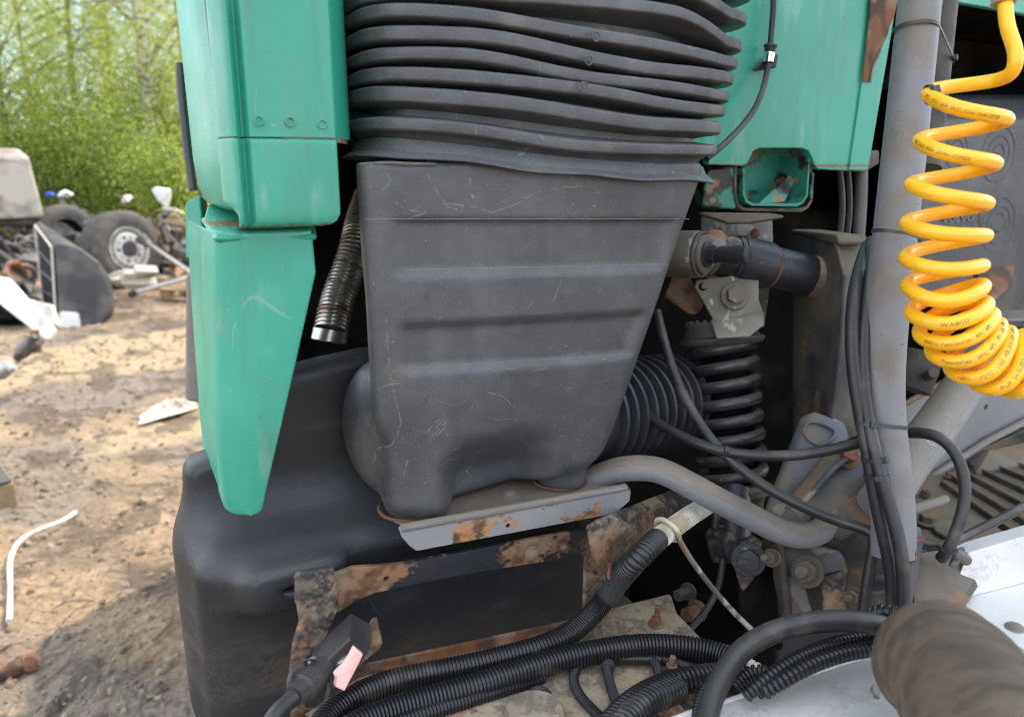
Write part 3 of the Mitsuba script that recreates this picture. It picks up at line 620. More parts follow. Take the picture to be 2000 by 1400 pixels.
k2 = add('sheet', grid_mesh(R3), 'pale_cab_paint', k, smooth=True)
# towing rods + pallet
k = thing('steel_rods', 'two bright steel rods meeting at a joint beside the used wheel', 'rods')
e = P(382, 538, d=9.5)
add('rod', cyl(P(283, 472, d=10.3), e, 0.028, sides=12), 'steel', k); add('rod', cyl(P(258, 573, d=9.0), e, 0.024, sides=12), 'steel', k)
add('rod_end', cat(cyl(P(276, 462, d=10.3), P(290, 480, d=10.3), 0.06), cyl(P(272, 470, d=10.3)-FWD*0.03, P(272, 470, d=10.3)+FWD*.05, 0.05)), 'scrap_metal', k); add('rod_end', cyl(P(254, 576, d=9.0), P(268, 569, d=9.0), 0.045), 'dull_black', k)
k = thing('wooden_pallet', 'weathered wooden pallet on the ground behind the rods', 'pallet')
p0 = P(312, 586, Z=0); px_ = unit(P(400, 590, Z=0)-p0); px_[2] = 0; py_ = np.array([-px_[1], px_[0], 0])
for j in range(5): add('deck_board', rot(rbox([0, -0.05, 0.12], [1.2, 0.05, 0.142]), np.stack([px_, py_, [0, 0, 1]], 1), p0+py_*(0.05+0.19*j)), 'old_wood', k)
for j in range(3):
    for i in range(3): add('block', rot(rbox([0.0+0.53*i, -0.05, 0.022], [0.14+0.53*i, 0.05, 0.12]), np.stack([px_, py_, [0, 0, 1]], 1), p0+py_*(0.06+0.38*j)), 'old_wood', k)
for j in range(3): add('bottom_board', rot(rbox([0, -0.05, 0.0], [1.2, 0.05, 0.022]), np.stack([px_, py_, [0, 0, 1]], 1), p0+py_*(0.06+0.38*j)), 'old_wood', k)
r5_ = np.random.default_rng(15)
k = thing('cloth_bundle', 'white dirty cloth bundle in front of the used wheel', 'cloth')
add('bundle', cat([hullpts([P(x, y+14, d=9.6)+np.array([.16, .10, .055])*q*(2*r5_.random(3)-1) for _ in range(12)], .02) for x, y, q in ((222, 524, .9), (255, 524, 1.1), (284, 516, 1.1), (244, 536, 1.0), (270, 538, 1.3))]), 'pale_cab_paint', k, smooth=40)
# the scrap heap behind
sh = []
r5 = np.random.default_rng(5)
for i in range(330):
    px, ds = r5.uniform(-120, 420), r5.uniform(12.6, 18.0)
    c = gp(px, ds)+[0, 0, r5.uniform(0.0, 0.085)*(ds-9)]
    kind = r5.integers(0, 4); s = r5.uniform(0.08, 0.32); R = trimesh.transformations.euler_matrix(*(r5.random(3)*6.28))[:3, :3]
    if kind == 0: m = rot(rbox([-s, -s*0.5, -s*0.08], [s, s*0.5, s*0.08], 0.01, 6), R, c)
    elif kind == 1: m = rot(cyl([0, 0, -s*2], [0, 0, s*2], 0.03+0.03*r5.random(), sides=8), R, c)
    elif kind == 2: m = blob(c, s*r5.uniform(0.3, 0.9, 3), 1, r5)
    else: m = rot(pipe([[-s, 0, 0], [0, s*0.6, s*0.2], [s, 0, 0.1]], 0.025, 7, 0.05), R, c)
    sh.append(m)
add('scrap_heap', cat(sh), 'scrap_metal', kind='stuff', label='long heap of dark scrapped truck parts in front of the trees', cat='scrap', smooth=30)
for i, (px, py, s, m, lb, ct) in enumerate([(98, 381, 0.07, 'blue_plastic', 'bright blue plastic lid on the scrap heap beside the pale cab shell', 'lid'), (128, 379, 0.10, 'white_plastic', 'round white bottle lying on the scrap heap above the wheels', 'bottle'), (246, 389, 0.11, 'pale_cab_paint', 'pale plastic lump lying on the scrap just above the nearer wheel', 'plastic lump'), (317, 385, 0.13, 'white_plastic', 'white plastic canister standing on the scrap heap near the bushes', 'canister'), (336, 412, 0.17, 'pale_cab_paint', 'pale crumpled cover on the scrap right of the wheel', 'cover'), (52, 485, 0.13, 'white_plastic', 'white crumpled scrap piece under the pale cab shell', 'scrap piece')]):
    add('_'.join(ct.split()), hullpts([P(px, py, d=13.0 if i < 5 else 10.0)+np.array([s, s*0.8, s*(1.3 if i == 3 else .55)])*(2*r5.random(3)-1) for _ in range(9)], s*.22), m, label=lb, cat=ct, smooth=40)
for i, (px, py, dd, m, s) in enumerate([(20, 505, 9.0, 'dull_black', 0.25), (45, 545, 8.6, 'scrap_metal', 0.22), (60, 500, 9.3, 'dull_black', 0.28), (15, 600, 8.0, 'grime_and_shade', 0.30), (50, 580, 8.2, 'dull_black', 0.22), (8, 560, 8.3, 'scrap_metal', 0.22), (70, 480, 9.6, 'scrap_metal', 0.2), (340, 470, 11.0, 'scrap_metal', 0.26), (355, 440, 11.5, 'old_wood', 0.24), (365, 500, 10.6, 'scrap_metal', 0.22), (330, 440, 12, 'scrap_metal', 0.2)]):
    c = P(px, py, d=dd); R = trimesh.transformations.euler_matrix(*(r5.random(3)*1.2))[:3, :3]
    add('scrap_part', cat(rot(rbox([-s, -s*0.7, -s*0.25], [s*0.6, s*0.5, s*0.12], 0.02), R, c), rot(cyl([-s, 0, 0.1], [s, 0.1, -0.1], 0.04), R, c), rot(pipe([[-s, 0, 0], [0, 0.1, s*0.5], [s*0.8, 0, -0.1]], 0.03, 8, 0.04), R, c)), m, label='broken dark truck part lying in the scrap around the wheels', cat='scrap part', group='broken parts around the wheels')
# ------------------------------------------------------------ the truck: cab
truck = thing('truck', 'teal green truck with black air intake behind its cab, being stripped for parts', 'truck')
def chaikin(s, k=2):
    s = np.asarray(s, float)
    for _ in range(k):
        s = np.vstack([s[:1], np.stack([0.75*s[:-1]+0.25*s[1:], 0.25*s[:-1]+0.75*s[1:]], 1).reshape(-1, s.shape[1]), s[-1:]])
    return s
def X260(px, Y): return [P(px, 260, Y=Y)[0], Y]
CABTOP = 3.75
zseam = P(540, 269, Y=.8)[2]
secU = [[0.104, 0.875], X260(424, .846), X260(427, .836), X260(452, .806), X260(462, .803), X260(467, .810), X260(474, .819), X260(484, .808), X260(492, .8045), X260(570, .801), X260(650, .80), X260(657, .802), X260(664, .815), X260(686, .875), [0.256, 0.93], [0.272, 0.972], [0.30, 0.984]]
cab = add('cab_corner_panel', prism_z(chaikin(secU, 2), zseam+0.0007, CABTOP), 'green_paint', truck, label='teal green rear corner panel of the cab with a vertical swage line', smooth=60)
# spot-weld dimples
for x, y in ((506, 236), (567, 238), (630, 243)):
    c = P(x, y, Y=.7997); add('weld_dimple', ring(c, [0, 1, 0], 0.0042, 0.0011, 20, 6), 'green_paint', cab)
sx_ = chaikin(secU, 2); sx_ = sx_[(sx_[:, 0] > .094) & (sx_[:, 1] < .86)]
add('seam_sealer', prism_z(sx_+[0.0004, .0016], zseam-.004, zseam+.004), 'rust', cab, smooth=60)
# lower corner piece below the seam
def corner_ext():
    sec = chaikin([X260(424, .846), X260(427, .834), X260(452, .803), X260(462, .800), X260(467, .808), X260(474, .816), X260(484, .805), X260(492, .8015), X260(570, .798), X260(652, .797), X260(657, .7985), [P(657, 260, Y=.80)[0]+0.0015, 0.806], [P(657, 260, Y=.80)[0]+0.001, 0.84]], 2)
    zb = P(560, 445, Y=.797)[2]; zt = zseam-0.0007
    rows = [(zt, 0.02), (zt, 0.004), (zt-0.0012, 0.001), (zt-0.003, 0), *[(z, 0) for z in np.linspace(zt-0.006, zb+0.02, 40)], (zb+0.012, 0.0), (zb+0.006, 0.0006), (zb+0.002, 0.003), (zb, 0.008), (zb, 0.06)]
    out = []
    xr = sec[:, 0].max()
    zn = P(450, 402, Y=.82)[2]
    for z, dy in rows:
        s = sec.copy(); s[:, 1] += dy
        cut = P(453, 260, Y=.805)[0]-s[0, 0]
        sh = cut*sst(zn+0.004, zn-0.006, z)
        w = np.clip(1-(s[:, 0]-s[0, 0])/0.022, 0, 1)
        m = s[:, 0] < s[0, 0]+cut
        s[m, 0] = s[m, 0]+(s[0, 0]+cut-s[m, 0])*sst(zn+0.004, zn-0.006, z); 
        s[m, 1] = s[m, 1]*(1-sst(zn+0.004, zn-0.006, z))+(0.806+dy)*sst(zn+0.004, zn-0.006, z)
        rr = np.clip((zb+0.02-z)/0.02, 0, 1); lim = xr-0.02+0.02*math.sqrt(max(0, 1-rr*rr))
        s[:, 0] = np.minimum(s[:, 0], lim)
        out.append(np.c_[s, np.full(len(s), z)])
    return grid_mesh(np.array(out))
add('corner_extension', corner_ext(), 'green_paint', truck, label='lower teal corner piece of the cab under the seam', smooth=60)
# side of the cab, turning in towards the front
sh = chaikin([[0.1035, 0.865], [0.097, 0.90], [0.093, 0.96], [0.0925, 1.03], [0.0965, 1.085], [0.112, 1.19], [0.165, 1.55], [0.24, 2.2], [0.30, 2.75], [0.42, 2.92]], 3)
rows = []
zb = P(425, 420, Y=.88)[2]
for z, ins in [(zb, 0.035), (zb+0.003, 0.018), (zb+0.010, 0.008), (zb+0.03, 0.0025), (zb+0.06, 0.0), (zb+0.15, -0.001), (zb+0.3, -0.003), (2.2, -0.004), (CABTOP, -0.002)]:
    rows.append(np.c_[sh[:, 0]+ins, sh[:, 1]+ins*0.2, np.full(len(sh), z)])
add('cab_side', grid_mesh(np.array(rows))if True else None, 'green_paint', truck, label='teal side of the cab seen edge on at the left', smooth=60)
add('window_seal', pipe([P(352, 125, d=1.85), P(356, 190, d=1.85), P(368, 300, d=1.85), P(377, 372, d=1.85)], 0.011, 8, 0.02), 'dull_black', truck)
add('front_corner', hullpts([P(368, 400, d=1.7), P(388, 388, d=1.7), P(369, 500, d=1.7), P(400, 500, d=1.7), P(374, 395, d=1.9), P(400, 388, d=1.9), P(400, 500, d=1.9)], 0.006), 'green_paint', truck)
add('door_step', hullpts([P(372, 545, d=1.55), P(390, 545, d=1.55), P(371, 775, d=1.5), P(390, 778, d=1.5), P(395, 545, d=1.7), P(395, 778, d=1.7)], 0.008), 'grey_paint', truck)
# wheel arch extension
def arch_ext():
    ys = np.array([457, 470, 500, 540, 700, 900, 970, 992, 1000, 1004]); 
    lf = np.array([424, 424, 424, 425, 428, 434, 440, 447, 455, 470]); rt = np.array([611, 612.5, 615.5, 619, 584, 537, 520, 515.5, 513, 505])
    Y0 = 0.83
    zz = np.array([P(500, y, Y=Y0)[2] for y in ys]); L = np.array([P(x, y, Y=Y0)[0] for x, y in zip(lf, ys)]); R = np.array([P(x, y, Y=Y0)[0] for x, y in zip(rt, ys)])
    z = np.concatenate([[zz[0]+0.004, zz[0]+0.0035, zz[0]+0.002], np.linspace(zz[0], zz[3], 10)[:-1], np.linspace(zz[3], zz[6], 60), np.linspace(zz[6], zz[-1], 14)[1:]])
    out = []
    for k, q in enumerate(z):
        l = np.interp(-q, -zz, L); r = np.interp(-q, -zz, R)
        y = Y0+(0.012, 0.004, 0.001)[k] if k < 3 else Y0
        y += 0.05*sst(zz[5], zz[-1], q)**2*0.0
        bend = 0.012*sst(zz[0], zz[-1], q)
        sec = [[l-0.0105+bend*0.6, y+0.20], [l-0.0095+bend*0.6, y+0.12], [l-0.0075+bend*0.5, y+0.06], [l-0.004, y+0.022], [l, y+0.005], [l+0.012, y+0.0005], [(l+r)/2, y-0.002], [r-0.006, y], [r-0.001, y+0.0012], [r, y+0.004], [r-0.001, y+0.012]]
        out.append(np.c_[chaikin(sec, 2), np.full(len(chaikin(sec, 2)), q)])
    return grid_mesh(np.array(out))
ae = add('arch_extension', arch_ext(), 'green_paint', truck, label='tapering teal wheel arch blade hanging below the cab corner', smooth=60)
t4 = [P(425, 458, Y=.833), P(611, 455, Y=.833), P(606, 424, Y=.94), P(400, 424, Y=.94)]
add('top_flange', hullpts([p-np.array([0, 0, 0.004]) for p in t4], 0.004), 'green_paint', ae)
add('top_flange', hullpts([P(x, y, Y=Y)-np.array([0, 0, .004]) for x, y, Y in ((402, 426, .94), (608, 424, .94), (604, 398, 1.03), (410, 398, 1.03))], 0.003), 'green_paint', ae)
# rear wall right of the intake, with the mount cut-out
YW = .98
wallpx = [(690, 270), (1375, 285), (1385, 322), (1450, 325), (1460, 320), (1467, 308), (1472, 296), (1484, 290), (1566, 290), (1579, 295), (1586, 308), (1590, 322), (1598, 331), (1645, 334), (1688, 336), (1697, 330), (1699, 318)]
wp = [P(x, y, Y=YW) for x, y in wallpx]
xe = P(1752, 8, Y=YW); zc = P(1950, 14, Y=YW)[2]
wp += [xe, [xe[0]+0.01, YW, zc], [2.45, YW, zc-0.02], [2.45, YW, CABTOP], [0.262, YW, CABTOP]]
add('cab_rear_wall', plate(wp, (0, -1, 0), 0.012, 0.003, 0.0), 'green_paint', truck, label='teal rear wall of the cab right of the intake, rusting at its edge')
rw = truck+'__cab_rear_wall'
fl = [P(x, y, Y=YW-0.004) for x, y in ((1659, 332), (1686, 333), (1695, 326), (1697, 315), (1751, 8), (1706, 8))]
add('edge_flange', plate(fl, (0, -1, 0), 0.0038, 0.0015, 0.0), 'green_paint', rw)
add('rust_patch', plate([P(x, y, Y=YW-0.0065) for x, y in ((1701, -10), (1758, -10), (1752, 12), (1746, 36), (1738, 52), (1735, 66), (1726, 86), (1722, 100), (1711, 112), (1706, 128), (1703, 146), (1698, 160), (1685, 160), (1688, 132), (1692, 100), (1696, 60), (1699, 30))], (0, -1, 0), 0.0024, 0.001), 'rust', rw)
add('paint_lip', pipe([P(1700, 162, Y=YW-0.008), P(1706, 130, Y=YW-0.008), P(1716, 108, Y=YW-0.008), P(1722, 94, Y=YW-0.007)], 0.0022, 8), 'galvanised', rw)
add('floor_edge', hullpts([P(1690, 300, Y=1.02), P(1712, 298, Y=1.02), P(1712, 318, Y=1.02), P(1688, 332, Y=1.02)], 0.004), 'dirty_cast', truck)
# rest of the cab shell: roof, far side, front, floor and engine tunnel
add('cab_roof', rbox([0.24, 1.0, CABTOP-0.02], [2.45, 2.9, CABTOP+0.02], 0.02), 'green_paint', truck)
add('far_side', rbox([2.43, 1.0, 1.9], [2.47, 2.9, CABTOP-0.03], 0.01), 'green_paint', truck)
add('shadow_bumper', hullpts([[0.26, 3.25, .10], [0.26, 3.25, .95], [0.25, 2.8, .10], [0.25, 2.8, .95], [0.7, 3.3, .10], [0.7, 3.3, .95], [0.6, 2.8, .5]], .015), 'dull_black', truck)  # unseen; added and placed to cast the truck's shade onto the ground
add('cab_front', rbox([0.42, 2.86, 0.5], [2.45, 2.93, CABTOP-0.03], 0.02), 'green_paint', truck)
add('cab_floor', cat(rbox([0.30, 1.0, 1.665], [1.225, 2.8, 1.70], 0.005), rbox([1.21, 1.02, 1.69], [1.235, 2.8, zc], 0.005), rbox([1.2, 1.0, zc+0.012], [2.4, 2.8, zc+0.04], 0.005), rbox([2.3, 1.0, 0.6], [2.34, 2.8, zc], 0.005)), 'grime_and_shade', truck)
add('tunnel_liner', rbox([1.25, 1.28, zc-0.12], [2.3, 1.32, zc+0.01], 0.01), 'grime_and_shade', truck)
# cab mount in the cut-out
def band(px, Y, wpx, dep, mat, name, par):
    pts = [P(x, y, Y=Y) for x, y in px]; q = np.array([[p[0], p[2]] for p in pts])
    g = LineString(q).buffer(wpx, cap_style=2, join_style=1)
    e = np.array(g.exterior.coords)[:-1]
    return add(name, plate(np.c_[e[:, 0], np.full(len(e), Y), e[:, 1]], (0, -1, 0), dep, 0.001), mat, par)
def c_gg(p, n, uv):
    a = fbm(p.x*26, p.y*26, p.z*26, 4); c = mix((0.025, 0.21, 0.145), (0.02, 0.02, 0.018), smoothstep(0.50, 0.60, a))
    return mix(c, (0.26, 0.14, 0.07), 0.8*smoothstep(0.56, 0.63, fbm(p.x*33+7, p.y*33, p.z*33, 4)))
bsdf('grimy_green', c_gg, 0.5, bump=b_rust, eps=6e-4)
mt = truck+'__cab_mount'
add('cab_mount', plate([P(x, y, Y=1.05) for x, y in ((1450, 280), (1585, 280), (1588, 375), (1572, 402), (1462, 404), (1447, 390))], (0, -1, 0), 0.004, 0.001, 0.006, [(P(1456, 362, Y=1.05), 0.009)]), 'grimy_green', truck, label='grimy green channel bracket under the cut-out of the cab wall')
band([(1437, 326), (1437, 388), (1442, 402), (1452, 409), (1566, 411), (1578, 404), (1585, 392), (1589, 338)], .995, 0.0030, 0.10, 'grimy_green', 'outer_strap', mt)
band([(1453, 330), (1453, 380), (1458, 393), (1470, 400), (1556, 401), (1568, 396), (1576, 383), (1582, 305)], .985, 0.0024, 0.085, 'grimy_green', 'inner_strap', mt)
band([(1437, 326), (1437, 388), (1442, 402), (1452, 409), (1566, 411), (1578, 404), (1585, 392)], .9935, 0.0022, 0.0016, 'rust', 'rusty_rim', mt)
add('strap_lip', hullpts([P(1530, 392, Y=1.0), P(1560, 330, Y=1.03), P(1490, 392, Y=1.02), P(1484, 398, Y=1.0)], 0.003), 'grimy_green', mt)
add('mount_side', hullpts([P(x, y, Y=Y) for x, y, Y in ((1385, 335, 1.0), (1432, 330, 1.0), (1432, 405, 1.0), (1372, 400, 1.0), (1385, 335, 1.08), (1432, 405, 1.08))], 0.004), 'grimy_green', mt)
# ------------------------------------------------------------ air intake: bellows and duct
def bellows():
    YB = .79
    xs = [700, 900, 1157, 1300, 1432]
    tab = [[-150, -150, -135, -120, -85], [-112, -100, -85, -70, -30], [-74, -58, -40, -26, 22], [-34, -14, 3, 22, 76], [6, 24, 72, 91, 115], [48, 66, 115, 136, 148], [93, 108, 152, 170, 183], [136, 148, 179, 202, 213], [169, 191, 227, 243, 250], [230, 253, 286, 294, 291]]
    hh = [0.0085]*4+[0.0083, 0.0088, 0.0078, 0.0084, 0.0095, 0.0080]
    bot = [296, 318, 345, 352, 356]
    Xk = [P(x, 200, Y=YB)[0] for x in xs]
    def zf(row, X):
        zs = [P(x, y, Y=YB)[2] for x, y in zip(xs, row)]
        return PchipInterpolator(Xk, zs)(np.clip(X, Xk[0], Xk[-1]))
    n = 220; g = np.linspace(0, 2*np.pi, n, endpoint=False)
    def sec(inset, zfun, xr):
        xl = 0.253; a, b = (xr-xl)/2-inset, 0.105-inset
        c, s = np.cos(g), np.sin(g); e = 0.46
        x = (xl+xr)/2+a*np.sign(c)*np.abs(c)**e; y = 0.90+b*np.sign(s)*np.abs(s)**(e*1.15)
        y -= 0.012*np.clip(1-((x-0.46)/0.25)**2, 0, 1)*(s < 0)
        return np.c_[x, y, zfun(x)]
    R = []
    xr0 = lambda k: 0.795-0.0055*k
    for k, row in enumerate(tab):
        zc = lambda X, row=row: zf(row, X)
        h = hh[k]*0.88; xr = xr0(k)
        wob = lambda X, k=k: 0.0011*np.sin(X*23+k*2.1)
        R += [sec(0.012, lambda X: zc(X)+h+0.0012+wob(X), xr), sec(0.0035, lambda X: zc(X)+h+wob(X), xr), sec(0.001, lambda X: zc(X)+h-0.0012+wob(X), xr), sec(0.0, lambda X: zc(X)+h-0.0028+wob(X), xr),
              sec(0.0, lambda X: zc(X)-h+0.0028+wob(X), xr), sec(0.001, lambda X: zc(X)-h+0.0012+wob(X), xr), sec(0.0035, lambda X: zc(X)-h+wob(X), xr), sec(0.012, lambda X: zc(X)-h-0.0006+wob(X), xr)]
        if k < len(tab)-1:
            nx = tab[k+1]; h2 = hh[k+1]*0.88
            top = lambda X, zc=zc, h=h: zc(X)-h-0.0015; bt = lambda X, nx=nx, h2=h2: zf(nx, X)+h2+0.0015
            ins = 0.048 if k < len(tab)-2 else 0.030
            for f, i2 in ((0.10, 0.75), (0.25, 1.0), (0.75, 1.0), (0.90, 0.75)):
                R.append(sec(ins*i2, lambda X, f=f, top=top, bt=bt: top(X)*(1-f)+np.minimum(bt(X), top(X))*f, xr-0.003))
    zc = lambda X: zf(tab[-1], X)-hh[-1]-0.0015; zb = lambda X: zf(bot, X)
    for f, i2 in ((0.12, 0.016), (0.28, 0.0175), (0.45, 0.0155), (0.62, 0.010), (0.80, 0.003), (0.93, -0.002), (0.99, -0.0035)):
        R.append(sec(i2, lambda X, f=f: zc(X)*(1-f)+zb(X)*f+0.0016*np.sin(X*41)*f, 0.742))
    R.append(sec(-0.0015, lambda X: zb(X)-0.001+0.0016*np.sin(X*41), 0.742)); R.append(sec(0.004, lambda X: zb(X)+0.002+0.0016*np.sin(X*41), 0.742)); R.append(sec(0.012, lambda X: zb(X)+0.02, 0.742))
    V = np.array(R); V = np.concatenate([V, V[:, :1]], 1)
    V += 0.0012*(nnoise(V*[60, 60, 90], 4)-0.5)[..., None]*[0.3, 1, 0.5]
    return grid_mesh(V[:, ::-1])
bl = add('intake_bellows', bellows(), 'black_plastic', truck, label='black ribbed rubber bellows sagging over the top of the air duct', smooth=45)
# mould seam with its pips down the front of the bellows
sm = [P(x, y, Y=.776) for x, y in ((1172, 40), (1160, 60), (1160, 82))]
for x, y in ((1164, 72), (1150, 118), (1140, 170)): add('moulding_pip', ring(P(x, y, Y=.7775), (0, 1, 0), 0.005, 0.0010, 18, 6), 'black_plastic', bl)

XL = lambda z: np.interp(-z, -np.array([P(0, y, Y=.8)[2] for y in (300, 330, 500, 650, 800, 940, 1010)]), [P(x, y, Y=.8)[0] for x, y in ((693, 300), (694, 330), (704, 500), (716, 650), (724, 800), (734, 940), (758, 1010))])
zrow = lambda y, x=1000: P(x, y, Y=.8)[2]
XR = lambda z: np.interp(-z, -np.array([zrow(y, x) for x, y in ((1390, 300), (1388, 350), (1350, 450), (1300, 600), (1255, 730), (1212, 850), (1168, 950))]), [P(x, y, Y=.8)[0] for x, y in ((1396, 300), (1388, 350), (1351, 450), (1301, 600), (1256, 730), (1213, 850), (1168, 950))])
def zl(a, b):   # height of the line through two measured pixels on the duct's face, as a function of X
    p, q = P(*a, Y=.795), P(*b, Y=.795); s = (q[2]-p[2])/(q[0]-p[0]); return lambda x: p[2]+s*(x-p[0])
L1, L2, L2b, L3, L4, L4b = zl((700, 428), (1380, 428)), zl((790, 524), (1300, 514)), zl((790, 550), (1300, 535)), zl((790, 633), (1290, 606)), zl((790, 716), (1240, 688)), zl((790, 742), (1240, 705))
ZT = zrow(318)
fl_, fr_ = P(823, 1012, Y=.835), P(1108, 958, Y=.835)
zf1, zf2 = P(823, 1016, Y=.815)[2], P(1108, 962, Y=.815)[2]
xa, xb, xc, xd = (P(x, 900, Y=.8)[0] for x in (838, 925, 1028, 1098))
def duct_sdf(p):
    x, y, z = p[:, 0], p[:, 1], p[:, 2]
    xl, xr = XL(z), XR(z)
    mk = sst(xl+0.028, xl+0.060, x)*sst(xr-0.018, xr-0.045, x)
    g = 0.0075*mk*(sst(0.010, -0.004, z-L1(x)+0.004)-1+1)*1.0
    rec = sst(0.0015, -0.0045, z-L1(x))                       # below the first edge: set back
    out2 = sst(0.0, 1.0, (L2(x)-z)/np.maximum(L2(x)-L2b(x), 1e-4))   # comes out again
    rec3 = sst(0.004, -0.012, z-L3(x))
    out4 = sst(0.0, 1.0, (L4(x)-z)/np.maximum(L4(x)-L4b(x), 1e-4))
    g = mk*(0.0075*rec-0.0085*out2+0.0105*rec3-0.0085*out4)
    zz0, zz1 = zrow(835), zrow(945)
    arch = sst(xa, xb, x)*sst(xd, xc, x)*sst(zz0+0.01, zz1, z)
    g = g+0.060*arch**1.2
    g = g-0.010*sst(0.0, 1.0, 1-np.abs((x-(xl+xr)/2)/((xr-xl)/2))**2)*1.0
    lft = (xl-x)+0.36*(y-.805); rgt = (x-xr)*0.93-0.12*(y-.8)*0
    d = smax(lft, rgt, 0.012)
    front = (.805+g)-y; back = y-.965
    d = smax(d, front, 0.030); d = smax(d, back, 0.02)
    bx = P(0, 0, Y=.8)
    zbot = np.interp(x, [xa-.01, xb, xc, xd+.01], [zrow(976), zrow(995), zrow(985), zrow(950)])
    d = smax(d, zbot-z, 0.022)
    def foot(c, zb, rx, ry, top, tap):
        f = np.clip((z-zb)/(top-zb), 0, 1); a = rx*(1+tap*f); b = ry*(1+tap*f)
        q = np.sqrt(((x-c[0])/a)**2+((y-c[1]-(b-ry)*1.15)/b)**2)-1
        return smax(smax(q*np.minimum(a, b), zb-z, 0.006), z-top, 0.03)
    d = smin(d, foot((fl_[0]+0.002, .856), zf1, 0.0385, 0.042, zrow(860), 0.30), 0.020)
    d = smin(d, foot((fr_[0], .856), zf2, 0.034, 0.040, zrow(860), 0.22), 0.018)
    c = P(742, 838, Y=.90)
    bulge = (np.sqrt(((x-c[0]-0.012)/0.054)**2+((y-0.905)/0.09)**2+((z-c[2])/0.088)**2)-1)*0.06
    d = smin(d, bulge, 0.008)
    d = smax(d, z-ZT, 0.004)
    return d
dm = surface_nets(duct_sdf, [0.15, .775, 1.14], [0.78, 1.01, ZT+0.015], 0.0032)
SCR = [[(762, 625), (764, 660), (766, 690), (768, 720)], [(768, 722), (776, 770), (786, 810), (790, 830), (783, 860), (770, 890), (759, 905), (757, 945)], [(838, 330), (858, 372), (880, 405), (905, 412), (912, 400), (935, 405), (965, 416), (1010, 400), (1050, 376), (1100, 366), (1140, 364)], [(760, 330), (770, 355), (757, 372)], [(778, 395), (800, 412), (840, 415), (805, 428)], [(955, 768), (985, 775), (1010, 798)], [(848, 852), (870, 825)], [(852, 855), (876, 828)], [(842, 846), (864, 822)], [(858, 856), (880, 832)], [(745, 470), (760, 480)], [(795, 935), (804, 905)], [(868, 618), (860, 628)], [(1083, 590), (1110, 520)]]
SEG = []
for s in SCR:
    q = [P(x, y, Y=.79) for x, y in s]
    SEG += [(a[0], a[2], b[0], b[2]) for a, b in zip(q[:-1], q[1:])]
def c_duct(p, n, uv):
    c = c_plastic(p, n, uv)
    x, z = p.x+0.0012*(noise(p.x*300, p.z*300, 1.0)-0.5), p.z+0.0012*(noise(p.x*300, p.z*300, 9.0)-0.5)
    m = mi.Float(1.0)
    for a, b, e, f in SEG:
        ex, ez = e-a, f-b; t = dr.clip(((x-a)*ex+(z-b)*ez)/(ex*ex+ez*ez), 0, 1)
        m = dr.minimum(m, dr.sqrt(dr.square(x-a-t*ex)+dr.square(z-b-t*ez)))
    s = smoothstep(0.0010, 0.0003, m)*smoothstep(0.25, 0.55, noise(p.x*220, p.z*220, 4.0))*smoothstep(0.90, 0.86, p.y)
    return mix(c, (0.30, 0.30, 0.30), 0.28*s)
bsdf('duct_plastic', c_duct, 0.43, bump=lambda p, n, uv: noise(p.x*700, p.y*700, p.z*700)*0.00022+fbm(p.x*30, p.y*30, p.z*30, 3)*0.0006, eps=4e-4)
duct = add('air_duct', dm, 'duct_plastic', truck, label='scratched black plastic air duct with horizontal swages standing on two feet', smooth=True)
# crisp moulding lines and hatched grip discs on the duct's face
def onface(px, py):
    p = P(px, py, Y=.75); v = unit(P(px, py, Y=1.0)-p); q = p+np.linspace(0, 0.3, 3000)[:, None]*v
    d = duct_sdf(q); i = np.argmax(d < 0); return q[i]
add('mould_line', sweep(np.array([onface(x, 428+0.0*x) for x in np.linspace(706, 1345, 60)]), 0.0006, 6), 'highlight_plastic', duct)
add('mould_line', sweep(np.array([onface(x, 527-(x-790)*0.022) for x in np.linspace(790, 1300, 50)]), 0.0006, 6), 'highlight_plastic', duct)
add('mould_line', sweep(np.array([onface(x, 718-(x-800)*0.062) for x in np.linspace(800, 1236, 50)]), 0.0004, 6), 'highlight_plastic', duct)
for x, y in ((839, 577), (1240, 562), (1205, 731), (838, 778)):
    c = onface(x, y); r = 0.0056
    bars = [sweep(np.array([c+[-w, -0.0002, s], c+[w, -0.0002, s]]), 0.00055, 6) for s in np.linspace(-0.8, 0.8, 6)*r for w in [math.sqrt(max(r*r-s*s, 1e-8))]]
    add('grip_disc', cat(bars, ring(c, (0, 1, 0), r, 0.0004, 24, 6)), 'duct_plastic', duct)
add('torn_collar', pipe([onface(x, y)+[0, -0.001, 0] for x, y in ((706, 322), (760, 319), (800, 321), (850, 321))], 0.0022, 8), 'black_plastic', duct)
# tray that carries the duct
tr = truck+'__duct_tray'
zt_ = min(zf1, zf2)-0.0015
add('duct_tray', plate([P(x, y, Z=zt_) for x, y in ((768, 1014), (820, 1030), (1207, 955), (1233, 955), (1185, 905), (1120, 890), (860, 940))], (0, 0, 1), 0.004, 0.001, 0.003), 'grey_paint', truck, label='dusty grey folded steel tray under the duct with rust along its lip')
def c_lip(p, n, uv):
    c, w = rusty(p, mix((0.20, 0.205, 0.215), (0.26, 0.26, 0.26), sc3(p, 12.0)), (0.36, 0.19, 0.075), 0.56, 0.61, 26.0)
    return c
bsdf('tray_lip_paint', c_lip, 0.5, bump=b_rust, eps=6e-4)
zfo = P(821, 1027, Y=.785)[2]
lip = [P(x, y, Y=.785) for x, y in ((779, 1030), (821, 1026), (1207, 954), (1233, 958), (1230, 978), (1203, 1003), (1000, 1041), (814, 1076), (800, 1066), (786, 1050))]
add('tray_lip', plate(lip, (0, -1, 0), 0.004, 0.0012, 0.002, [(P(993, 1027, Y=.785), 0.003)]), 'tray_lip_paint', tr)
